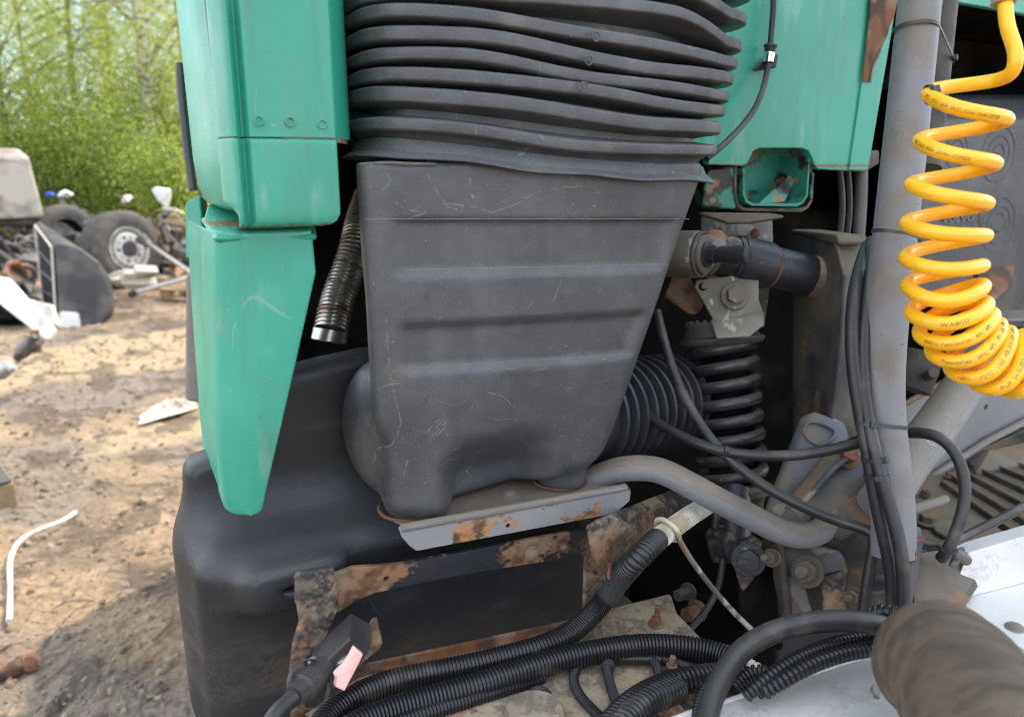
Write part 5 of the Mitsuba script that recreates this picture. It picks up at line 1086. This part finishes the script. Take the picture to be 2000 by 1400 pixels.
add('torn_clip', pipe([P(1905, 763, Y=YB_-.004), P(1897, 772, Y=YB_-.006), P(1896, 784, Y=YB_-.006), P(1906, 787, Y=YB_-.004)], .0026, 8), 'black_rubber', cbm); add('torn_clip', pipe([P(1900, 768, Y=YB_-.004), P(1908, 775, Y=YB_-.008), P(1916, 773, Y=YB_-.006)], .0024, 8), 'black_rubber', cbm)
add('fuel_filter', cat(cyl(P(1775, 760, d=1.5), P(1800, 690, d=1.5), .04), cyl(P(1810, 735, d=1.45), P(1824, 728, d=1.42), .010)), 'dirty_cast', truck)
# gearbox top with fins
gb = truck+'__gearbox'
lab(gb, label='dark finned gearbox top between beam and white sheet')
ZG = .93
def zg(x, y, z=ZG): return P(x, y, Z=z)
add('gearbox', plate([zg(x, y) for x, y in ((1720, 985), (1790, 905), (1850, 850), (2140, 760), (2140, 1120), (1960, 1150), (1840, 1150), (1740, 1120))], (0, 0, 1), .06, .004, .01), 'dirty_cast', truck, label='dark finned gearbox top between beam and white sheet')
for i in range(9):
    a, b = zg(1838+i*19, 948-i*11, ZG), zg(1985+i*26, 1052-i*19, ZG)
    add('fin', hullpts([a+[0, 0, -.004], b+[0, 0, -.004], a+[0, 0, .010], b+[0, 0, .010]], .0028), 'dirty_cast', gb)
add('lower_pad', hullpts([zg(x, y, z) for x, y, z in ((1806, 1000, ZG+.006), (1850, 985, ZG+.006), (1935, 1025, ZG+.006), (1990, 1068, ZG+.006), (1900, 1075, ZG+.006), (1830, 1040, ZG+.006))], .004), 'dirty_cast', gb)
for x, y, r in ((1924, 890, .022), (1812, 1020, .016), (1807, 966, .008), (1855, 930, .009), (1988, 1005, .009)):
    add('gearbox_bolt', hexbolt(zg(x, y, ZG+.006), (0, 0, 1), r, r*.9), 'rust' if r < .01 else 'dirty_cast', gb)
add('gearbox_boss', hullpts([zg(x, y, z) for x, y, z in ((1895, 905, ZG), (1955, 880, ZG), (2010, 870, ZG), (1990, 910, ZG), (1910, 925, ZG), (1930, 890, ZG+.02))], .012), 'dirty_cast', gb)
add('shift_rod', cyl(P(1770, 998, d=1.25), P(1846, 974, d=1.3), .0085), 'grey_paint', gb)
# main upright pipe and its foot
mp = truck+'__upright_pipe'
add('upright_pipe', pipe([P(1818, -180, d=1.03), P(1797, 0, d=1.0), P(1776, 200, d=.985), P(1752, 420, d=.97), P(1733, 600, d=.965), P(1724, 720, d=.965), P(1726, 830, d=.965), P(1737, 930, d=.965), P(1744, 1010, d=.965), P(1745, 1085, d=.965)], .0262, 36), 'grey_paint', truck, label='thick upright grey pipe beside the yellow hose')
add('second_pipe', pipe([P(1858, -180, d=1.12), P(1839, 0, d=1.10), P(1822, 160, d=1.09), P(1806, 330, d=1.08)], .022, 24), 'dirty_cast', truck)
add('foot_bracket', hullpts([P(x, y, d=d) for x, y, d in ((1762, 1048, .955), (1792, 1034, .965), (1796, 1060, .965), (1786, 1120, .96), (1774, 1180, .955), (1766, 1180, .95))], .004), 'blue_cast', mp)
add('foot_rim', ring(P(1780, 1043, d=.965), (0.2, -.3, 1), .0125, .003, 28, 8), 'rust', mp)
add('rust_streak', hullpts([P(1782, 1072, d=.947), P(1788, 1078, d=.948), P(1778, 1110, d=.945), P(1776, 1100, d=.945)], .0025), 'rust', mp)
add('foot_strap', hullpts([P(x, y, d=d) for x, y, d in ((1706, 1050, .99), (1718, 1045, .99), (1700, 1140, .985), (1690, 1200, .98), (1682, 1200, .98), (1694, 1120, .985))], .003), 'blue_cast', mp)
add('foot_clamp', cat(ring(P(1712, 1142, d=.985), unit(-FWD), .013, .004, 30, 8, (1, .75)), hullpts([P(1690, 1120, d=1.0), P(1740, 1110, d=1.0), P(1740, 1190, d=1.0), P(1694, 1160, d=1.0)], .003)), 'blue_cast', mp)
add('grey_housing', hullpts([P(x, y, d=d) for x, y, d in ((1790, 1100, 1.0), (1880, 1085, 1.08), (1900, 1120, 1.05), (1860, 1180, .98), (1795, 1200, .96))], .014), 'dirty_cast', truck)
# white deck sheets at the right
ZD = 1.05
def zd(x, y, z=ZD): return P(x, y, Z=z)
dk = thing('deck_sheet', 'white painted sheet metal panel running under the fabric hose at the bottom edge', 'sheet metal')
add('sheet', plate([zd(x, y) for x, y in ((1200, 1450), (1345, 1395), (1540, 1332), (1735, 1268), (1860, 1226), (1948, 1240), (2080, 1340), (2080, 1600), (1200, 1600))], (0, 0, 1), .003, .001, .004), 'white_sheet', dk)
add('folded_edge', sweep(np.array([zd(x, y, ZD-.003) for x, y in ((1200, 1450), (1345, 1396), (1540, 1333), (1735, 1269), (1860, 1227))]), .0045, 10), 'white_sheet', dk)
c = zd(1705, 1345); add('burr', hullpts([c, zd(1712, 1362), zd(1708, 1340, ZD+.006)], .003), 'galvanised', dk)
dk = thing('deck_sheet', 'white sheet metal panel with upturned flange behind the fabric hose', 'sheet metal')
add('sheet', plate([zd(x, y) for x, y in ((1855, 1174), (1920, 1158), (2080, 1118), (2080, 1322), (1955, 1238), (1870, 1200))], (0, 0, 1), .003, .001, .004), 'white_sheet', dk)
fa, fb = zd(1855, 1172), zd(2080, 1116)
fu = [zd(1855, 1172), zd(2080, 1116)]
def at_h(p, px, py):           # straight above the fold, to the measured rim
    q = P(px, py, d=float((p-CAM)@FWD)+.01); return q
add('flange', hullpts([fu[0], fu[1], at_h(fu[0], 1892, 1082), at_h(fu[1], 2080, 1026)], .0016), 'white_sheet', dk)
add('flange_rim', hullpts([at_h(fu[0], 1892, 1080), at_h(fu[1], 2080, 1024), at_h(fu[0], 1892, 1080)+[.0, .02, 0.0], at_h(fu[1], 2080, 1024)+[0, .02, 0.0]], .002), 'white_sheet', dk)
add('rivet', lathe(zd(1982, 1226), (0, 0, 1), [(0, .0115), (.002, .0110), (.004, .0085), (.0052, .005), (.0055, 0)], 26), 'grey_paint', dk)
add('wheel_well_floor', rbox([.10, 1.3, .48], [.62, 2.6, .55], .01), 'grime_and_shade', truck)
add('front_wheel', lathe([.62, 1.95, .50], (-1, 0, 0), [(0, .2), (0, .45), (.03, .50), (.27, .50), (.30, .45), (.30, .2)], 48), 'tyre_rubber', truck)
add('frame_rail', rbox([.62, -1.5, .62], [.70, 1.3, .90], .01), 'dirty_cast', truck)
# ------------------------------------------------------------ hoses, conduits, cables and ties
def hose(name, label, kind, ctrl, r, mat='black_rubber', cor=None, sides=16, group=None, part=None):
    m = corrugated(ctrl, r, *cor, sides) if cor else pipe(ctrl, r, sides)
    return add(name, m, mat, label=label, cat=kind, group=group, smooth=40)
def D(*a): return [P(x, y, d=d) for x, y, d in a]
def ZZ(*a): return [P(x, y, Z=z) for x, y, z in a]
hose('black_cable', 'black cable along the left side of the upright grey pipe, its front strand', 'cable', D((1703, 470, 1.06), (1697, 530, 1.0), (1690, 620, .965), (1686, 700, .955), (1690, 780, .945), (1702, 850, .935), (1718, 920, .925), (1738, 990, .92), (1756, 1060, .915), (1764, 1130, .915), (1764, 1230, .915)), .0079)
hose('black_cable', 'thick black cable bowing out left of the upright grey pipe', 'cable', D((1694, 480, 1.08), (1678, 530, 1.0), (1667, 590, .97), (1664, 660, .96), (1671, 750, .95), (1685, 830, .945), (1698, 900, .94), (1712, 980, .94), (1730, 1060, .94), (1742, 1130, .94), (1744, 1230, .94)), .0084)
hose('black_cable', 'black cable running from behind the duct down to the right past the spring', 'cable', D((1283, 608, 1.16), (1298, 670, 1.14), (1330, 760, 1.11), (1368, 828, 1.08), (1412, 884, 1.05), (1480, 940, 1.03), (1560, 985, 1.01), (1640, 1018, 1.0), (1695, 1036, .985), (1706, 1046, .98), (1704, 1080, .98), (1694, 1140, .98), (1684, 1215, .98)), .0072)
hose('black_cable', 'black cable sagging from the duct past the spring to the loop right of the pipe', 'cable', D((1225, 780, 1.18), (1260, 808, 1.14), (1320, 846, 1.09), (1380, 872, 1.055), (1430, 884, 1.04), (1510, 890, 1.02), (1590, 884, 1.01), (1660, 869, 1.0), (1700, 858, 1.0), (1745, 848, 1.02), (1795, 845, 1.0), (1836, 856, .98), (1865, 885, .97), (1882, 930, .96), (1883, 980, .95), (1868, 1035, .945), (1850, 1075, .95), (1838, 1090, .96)), .0072)
hose('black_cable', 'thin black pipe crossing the gearbox fins to the right edge', 'cable', D((1792, 1060, .98), (1825, 1066, .98), (1850, 1062, .98), (1880, 1050, 1.0), (1940, 1020, 1.02), (2040, 968, 1.05)), .0062)
hose('black_cable', 'black cable hanging down the green cab wall right of the bellows', 'cable', [P(x, y, Y=Y) for x, y, Y in ((1511, -60, .963), (1511, 0, .963), (1507, 60, .963), (1501, 120, .96), (1494, 160, .955), (1478, 205, .945), (1450, 245, .93), (1410, 285, .90), (1380, 310, .89))], .0046)
k = thing('cable_clip', 'chrome clip with rubber collar holding the cable on the green cab wall', 'clip')
c0_, c1_ = P(1505, 88, Y=.961), P(1500, 128, Y=.96); ca = unit(c1_-c0_)
add('rubber_collar', lathe(c0_, ca, [(0, .010), (.002, .0105), (.006, .0085), (.012, .0078), (.012, .004)], 26), 'black_rubber', k)
add('chrome_band', lathe(c0_+ca*.0115, ca, [(0, .0078), (.001, .0082), (.014, .0082), (.015, .0078)], 30), 'chrome', k)
add('clip_foot', hullpts([P(1474, 136, Y=.972), P(1480, 128, Y=.97), P(1497, 122, Y=.968), P(1512, 130, Y=.966), P(1516, 110, Y=.968)], .0028), 'black_rubber', k)
# conduits on the chassis plate
k = thing('corrugated_sleeve', 'whitish corrugated sleeve behind the tray with a ring round it', 'conduit')
add('sleeve', corrugated(D((1400, 975, 1.14), (1340, 1012, 1.03), (1272, 1062, .93)), .0135, .0062, .0022, 20, .5), 'white_conduit', k)
add('ring', ring(P(1304, 1034, d=.972), unit(D((1340, 1012, .95))[0]-D((1272, 1062, .915))[0]+UP*.02), .017, .0034, 30, 8), 'white_conduit', k)
CG = 'corrugated conduits on the chassis plate'
cz = ZP+.014
hose('corrugated_conduit', 'thick black corrugated conduit running from the white sleeve down to the bottom left', 'conduit', D((1285, 1052, .942), (1240, 1096, .91))+ZZ((1180, 1172, 1.028), (1110, 1238, 1.02), (1010, 1276, cz+.004), (880, 1306, cz), (760, 1332, cz), (690, 1362, cz), (635, 1405, cz), (600, 1470, cz)), .0143, 'conduit', (.0046, .0020), 22)
hose('corrugated_conduit', 'thick black corrugated conduit arching from the rubber hose to the bottom edge', 'conduit', ZZ((1455, 1296, 1.02), (1400, 1276, cz+.004), (1330, 1263, cz+.006), (1240, 1262, cz+.008), (1140, 1277, cz+.008), (1040, 1304, cz+.006), (930, 1338, cz+.003), (800, 1375, cz), (700, 1412, cz), (640, 1450, cz)), .0146, 'conduit', (.0046, .0020), 22)
hose('corrugated_conduit', 'dark corrugated conduit hidden under the two thick ones', 'conduit', ZZ((1060, 1318, ZP+.008), (960, 1350, ZP+.008), (850, 1385, ZP+.008), (740, 1425, ZP+.008)), .010, 'conduit', (.0042, .0016), 18)
hose('corrugated_conduit', 'thin black conduit bowing down at the left of the three small branches', 'conduit', ZZ((1290, 1288, ZP+.012), (1220, 1286, ZP+.012), (1160, 1288, ZP+.012), (1128, 1302, ZP+.010), (1121, 1330, ZP+.008), (1138, 1365, ZP+.008), (1168, 1396, ZP+.008), (1200, 1430, ZP+.008)), .0062, 'conduit', (.0034, .0007), 14)
hose('corrugated_conduit', 'thin black conduit with a tape joint, middle one of the small branches', 'conduit', ZZ((1250, 1284, ZP+.010), (1200, 1282, ZP+.011), (1186, 1292, ZP+.012), (1188, 1320, ZP+.009), (1196, 1350, ZP+.008), (1208, 1380, ZP+.008), (1222, 1420, ZP+.008)), .0062, 'conduit', (.0034, .0007), 14)
hose('corrugated_conduit', 'thin black conduit dropping between the tape joint and the brass stud', 'conduit', ZZ((1220, 1288, ZP+.010), (1262, 1284, ZP+.010), (1280, 1296, ZP+.012), (1290, 1330, ZP+.010), (1300, 1360, ZP+.006)), .0058, 'conduit', (.0034, .0007), 14)
hose('corrugated_conduit', 'thin black conduit branching right behind the brass stud', 'conduit', ZZ((1290, 1286, ZP+.009), (1340, 1300, ZP+.008), (1385, 1316, ZP+.008), (1430, 1336, ZP+.008)), .0064, 'conduit', (.0034, .0008), 14)
add('tape_joint', cyl(P(1187, 1294, Z=ZP+.012), P(1188, 1306, Z=ZP+.0105), .0086, sides=18), 'nylon', label='short black tape wrap on the middle thin conduit', cat='tape')
hose('corrugated_conduit', 'fat corrugated conduit rising from the bottom edge to the smooth arch, rear one', 'conduit', ZZ((1190, 1420, 1.03), (1230, 1378, 1.03), (1285, 1345, 1.03), (1350, 1326, 1.03), (1420, 1318, 1.026), (1480, 1322, 1.02), (1510, 1345, 1.01)), .0150, 'conduit', (.0058, .0022), 22)
hose('corrugated_conduit', 'fat corrugated conduit end just above the pale lug at the bottom edge', 'conduit', ZZ((1190, 1450, 1.045), (1225, 1402, 1.05), (1270, 1366, 1.05), (1322, 1346, 1.04)), .0148, 'conduit', (.0058, .0022), 22)
hose('smooth_hose', 'thick smooth black hose arching over the conduits towards the fabric hose', 'hose', ZZ((1376, 1425, 1.06), (1388, 1372, 1.07), (1412, 1318, 1.085), (1452, 1268, 1.10), (1510, 1234, 1.115), (1580, 1216, 1.12), (1655, 1212, 1.12), (1740, 1228, 1.11), (1800, 1260, 1.08)), .0118, 'black_rubber', None, 20)
hose('corrugated_conduit', 'corrugated conduit hugging the inside of the smooth hose arch', 'conduit', ZZ((1362, 1420, 1.05), (1370, 1370, 1.055), (1392, 1328, 1.06), (1428, 1290, 1.055), (1460, 1280, 1.03)), .0072, 'conduit', (.0046, .0016), 16)
hose('corrugated_conduit', 'black corrugated conduit running up to the fabric hose, upper of two', 'conduit', ZZ((1455, 1360, 1.065), (1500, 1322, 1.08), (1560, 1284, 1.09), (1630, 1256, 1.09), (1730, 1238, 1.085)), .0075, 'conduit', (.0054, .0018), 16)
hose('corrugated_conduit', 'black corrugated conduit running up to the fabric hose, lower of two', 'conduit', ZZ((1490, 1352, 1.07), (1550, 1316, 1.085), (1610, 1288, 1.09), (1670, 1272, 1.09), (1740, 1262, 1.085)), .0085, 'conduit', (.0060, .0020), 16)
hose('smooth_hose', 'thin smooth black hose between the two conduits near the white sheet', 'hose', ZZ((1480, 1356, 1.062), (1530, 1318, 1.075), (1600, 1274, 1.08), (1660, 1256, 1.08), (1740, 1246, 1.08)), .0060)
hose('corrugated_conduit', 'dark corrugated conduit behind the smooth arch beside the white fitting', 'conduit', ZZ((1430, 1345, 1.02), (1470, 1316, 1.03), (1505, 1322, 1.03), (1530, 1352, 1.02)), .0105, 'conduit', (.0052, .0018), 18)
hose('corrugated_conduit', 'stub of corrugated conduit on top beside the fabric hose', 'conduit', ZZ((1700, 1200, 1.10), (1735, 1196, 1.11), (1775, 1206, 1.11)), .0095, 'conduit', (.006, .002), 16)
hose('corrugated_sleeve', 'short whitish corrugated fitting under the smooth black arch', 'conduit', ZZ((1452, 1300, 1.03), (1478, 1312, 1.03), (1500, 1326, 1.025)), .011, 'white_conduit', (.0062, .002), 18)
hose('brake_line', 'thin dusty pipe slanting down from the whitish sleeve', 'pipe', D((1318, 1038, .96), (1345, 1085, .98), (1390, 1146, 1.0), (1440, 1202, 1.0), (1486, 1246, .98)), .0036, 'galvanised')
hose('black_cable', 'thin black cable hanging in the dark gap left of the slanting pipe', 'cable', D((1412, 1090, 1.12), (1406, 1130, 1.12), (1392, 1170, 1.12), (1362, 1212, 1.10), (1335, 1240, 1.08)), .005)
hose('black_cable', 'black cable leaving the switch plug at the bottom', 'cable', D((574, 1360, .77), (550, 1382, .755), (530, 1408, .74), (520, 1450, .73)), .0085)
# fabric covered hose at the right
br, s = spline(D((1812, 1318, .80), (1822, 1298, .765), (1840, 1293, .715), (1872, 1330, .655), (1922, 1412, .59), (1980, 1512, .53), (2040, 1630, .48)), .004)
rr = .0555*np.sqrt(np.clip(1-((0.03-np.minimum(s, 0.03))/0.03)**2, 0.02, 1))
bm_ = sweep(br, rr, 64)
bm_.vertices += (0.0012*np.sin(bm_.vertices@unit(br[-1]-br[10])*95+3*nfbm(bm_.vertices*14, 3, 3))[:, None])*unit(UP-FWD)
add('fabric_hose', bm_, 'rubber_fabric', label='large brown fabric covered rubber hose lying on the white sheet', cat='hose', smooth=True)
# cable ties, each drawn tight round what it holds
def crossing(key_pts, c, n):
    q = np.asarray(key_pts); s = (q-c)@n; i = int(np.argmin(np.abs(s)+10*(np.linalg.norm(q-c, axis=1) > .15))); return q[i]
def tie(label, circles, n, head, w=.0022, th=.0011):
    """circles: [(centre, radius)...] of the round things held; n: the axis; head: the direction in which its lock sits."""
    k = thing('cable_tie', label, 'cable tie'); n = unit(n); c = np.mean([q for q, _ in circles], 0)
    v0 = unit(RIGHT-n*(RIGHT@n)); v1 = np.cross(n, v0)
    from shapely.ops import unary_union
    hull = unary_union([Point((q-c)@v0, (q-c)@v1).buffer(r+.0004, quad_segs=16) for q, r in circles]).convex_hull
    ex = hull.exterior; m = 72
    o = np.array([ex.interpolate(t, normalized=True).coords[0] for t in np.arange(m)/m])
    ctr = np.array(hull.centroid.coords[0]); e = np.roll(o, -1, 0)-np.roll(o, 1, 0); nr = np.stack([e[:, 1], -e[:, 0]], 1); nr /= np.linalg.norm(nr, axis=1, keepdims=True)
    nr *= np.sign((nr*(o-ctr)).sum(1, keepdims=True))
    to3 = lambda q: q[:, :1]*v0+q[:, 1:]*v1
    V = np.stack([c+to3(o+nr*h)+n*a for a, h in ((-w, 0), (w, 0), (w, th), (-w, th))], 1).reshape(-1, 3)
    i = np.arange(m)[:, None]*4; j = ((np.arange(m)+1) % m)[:, None]*4; q = np.arange(4)[None]; q2 = (q+1) % 4
    f = np.stack([i+q, i+q2, j+q2, j+q], -1).reshape(-1, 4)
    tm = trimesh.Trimesh(V, np.vstack([f[:, [0, 1, 2]], f[:, [0, 2, 3]]]), process=False); tm.fix_normals()
    add('strap', tm, 'nylon', k)
    h2 = np.array([head@v0, head@v1]); b = int(np.argmax(nr@h2)); hd = unit(nr[b, 0]*v0+nr[b, 1]*v1); cc = c+o[b, 0]*v0+o[b, 1]*v1+hd*(th+.001); t = np.cross(n, hd)
    add('head', rot(rbox([-w*1.6, -w*1.7, -.0025], [w*1.6, w*1.7, .0032], .0008, 6), np.stack([n, t, hd], 1), cc), 'nylon', k)
def near(key, px, py):          # the middle of a built tube beside a measured point, and its direction
    v = meshkit.WRITTEN[scene[key]['filename']][0].astype(float); q = v-CAM; d = q@FWD; x = 1000+FOCAL*(q@RIGHT)/d; y = 700-FOCAL*(q@UP)/d
    m = (np.abs(y-py) < 14) & (np.abs(x-px) < 70); return v[m].mean(0)
UPK = truck+'__upright_pipe'; SPK = truck+'__second_pipe'
tie('cable tie round both grey pipes at the top right of the green wall', [(near(UPK, 1787, 95), .0262), (near(SPK, 1830, 90), .022)], UP+RIGHT*.03, RIGHT*.8-FWD*.6)
tie('cable tie round the upright pipe level with the yellow coil, head at its right', [(near(UPK, 1749, 458), .0264)], UP+RIGHT*.20-FWD*.12, RIGHT-FWD*.3)
tie('cable tie round pipe and cables just above the sagging cable', [(near(UPK, 1726, 826), .0264), (near('black_cable', 1697, 826), .008), (near('black_cable_001', 1684, 830), .0086)], UP+RIGHT*.10, -FWD+RIGHT*.1)
tie('cable tie round the cable pair, upper of the close two below the sagging cable', [(near('black_cable', 1713, 896), .0081), (near('black_cable_001', 1698, 896), .0086)], UP-RIGHT*.16, RIGHT*.8-FWD)
tie('cable tie round the cable pair, lower of the close two, head at its left', [(near('black_cable', 1722, 930), .0081), (near('black_cable_001', 1704, 930), .0086)], UP-RIGHT*.18, -RIGHT*.9-FWD)
tie('cable tie where the two thin cables cross in front of the spring', [(P(1412, 884, d=1.05), .0074), (P(1414, 881, d=1.046), .0074)], RIGHT*.9-UP*.35, -FWD+UP*.3)
tie('cable tie on the cable bend right of the pipe foot', [(P(1848, 1078, d=.952), .0074), (P(1846, 1066, d=.975), .0064)], UP+RIGHT*.3, RIGHT-FWD)
tie('loose cable tie loop round the switch plug', [(P(604, 1335, d=.795), .023)], RIGHT*.5+UP*.3-FWD*.45, RIGHT+UP*.2, .003)
tie('black cable tie round the yellow hose where it touches the pipe', [(P(1816, 185, d=.75), .0082)], RIGHT*.8+UP*.2, -RIGHT*.4-FWD)
k = thing('cable_clip', 'black hose clip beside the cable bend near the white flange', 'clip')
add('clip', cat(hullpts([P(1872, 1075, d=.97), P(1880, 1072, d=.97), P(1868, 1100, d=.965), P(1858, 1102, d=.965)], .003), cyl(P(1862, 1078, d=.96), P(1888, 1094, d=.98), .007)), 'dull_black', k)
# ------------------------------------------------------------ yellow spiral air hose
Lx = [(1814, 186), (1797, 277), (1781, 362), (1772, 438), (1770, 505), (1774, 560), (1781, 612), (1798, 655), (1822, 690), (1858, 722), (1904, 745), (1958, 757), (2015, 758)]
Rx = [(1964, 236), (1942, 322), (1926, 399), (1923, 461), (1917, 518), (1919, 556), (1926, 590), (1938, 612), (1952, 632), (1972, 648), (2000, 655), (2040, 655), (2080, 655)]
DY = .75
Fx = [(1890, 216), (1870, 304), (1855, 384), (1848, 457), (1843, 526), (1845, 588), (1852, 632), (1872, 668), (1896, 702), (1926, 732), (1966, 750), (2015, 752), (2060, 750)]
Bx = [(1880, 256), (1861, 342), (1849, 414), (1848, 476), (1846, 532), (1850, 572), (1862, 598), (1882, 622), (1905, 648), (1936, 678), (1975, 695), (2020, 695)]
Rr = .5*np.linalg.norm(P(1964, 236, d=DY)-P(1814, 186, d=DY))
ctrl = [P(1962, -120, d=DY+.02), P(1962, -40, d=DY+.02), P(1964, 20, d=DY+.015), P(1970, 60, d=DY+.01), P(1983, 104, d=DY), P(1978, 138, d=DY+.005), P(1940, 158, d=DY+.03), P(1870, 168, d=DY+.035)]
for i, (l, r) in enumerate(zip(Lx, Rx)):
    ctrl += [P(*l, d=DY), P(*Fx[i], d=DY-Rr*.95), P(*r, d=DY)]
    if i+1 < len(Lx): ctrl.append(P(*Bx[i], d=DY+Rr*.95))
yp, ys = spline(ctrl, .0022)
RY = .0069
ym = sweep(yp, RY, 20)
yk = add('spiral_hose', ym, 'yellow_hose_skin', label='bright yellow spiral air hose hanging beside the grey pipe', cat='air hose', smooth=True)
add('hose_sleeve', cyl(P(1958, -60, d=DY+.02), P(1960, 8, d=DY+.018), .0105, sides=22), 'dirty_plate', yk)
add('sleeve_band', ring(P(1960, 6, d=DY+.018), UP, .0100, .0016, 24, 8), 'dirty_plate', yk)
def printed(text, start_px, h, length, off=-0.15):
    """Lettering printed along the hose from the point nearest the measured start."""
    tgt = np.array(start_px, float)
    q = yp-CAM; dd = q@FWD; px = 1000+FOCAL*(q@RIGHT)/dd; py = 700-FOCAL*(q@UP)/dd
    i0 = np.argmin((px-tgt[0])**2+(py-tgt[1])**2+1e5*np.maximum(dd-DY, -.005))
    m = meshkit.text_mesh(text, h, .0001); m = m.subdivide_to_size(.0035); v = m.vertices - [m.bounds[0][0], 0, 0]; v = v*[length/v[:, 0].max(), 1, 1]
    s0 = ys[i0]; sgn = 1 if px[min(i0+12, len(px)-1)] > px[i0] else -1
    S = s0+sgn*v[:, 0]; C = np.stack([np.interp(S, ys, yp[:, k]) for k in range(3)], 1)
    T = np.gradient(yp, axis=0); T /= np.linalg.norm(T, axis=1, keepdims=True); T = np.stack([np.interp(S, ys, T[:, k]) for k in range(3)], 1)*sgn
    view = CAM-C; view -= T*(view*T).sum(1, keepdims=True); view /= np.linalg.norm(view, axis=1, keepdims=True)
    side = np.cross(view, T)
    a = (v[:, 1]-h*.5)/RY+off
    m.vertices = C+(RY+.00012+v[:, 2:3])*(np.cos(a)[:, None]*view+np.sin(a)[:, None]*side)
    return add('printed_text', m, 'print_ink', yk, smooth=False)
printed('70\u00b0C - 12x2 - PUR  24.01.2024  16:46  229328', (1822, 190), .0034, .070)
printed('PUR  24.01.2024  16:46  229328', (1800, 280), .0034, .052)
printed('WABCO', (1838, 628), .0034, .020)
printed('WABCO  PremiumFlex - MPa / -40\u00b0C', (1814, 672), .0034, .058)
printed('PremiumFlex - MPa / -40\u00b0C - 70\u00b0C - 12x2 - PUR', (1850, 712), .0034, .080)
printed('-40\u00b0C - 70\u00b0C - 12x2 - PUR  24.01.2024  16:46', (1884, 738), .0034, .085)
printed('PUR  24.01.2024  16:46  229328', (1958, 752), .0034, .06)
scene = {k: v for k, v in scene.items()}
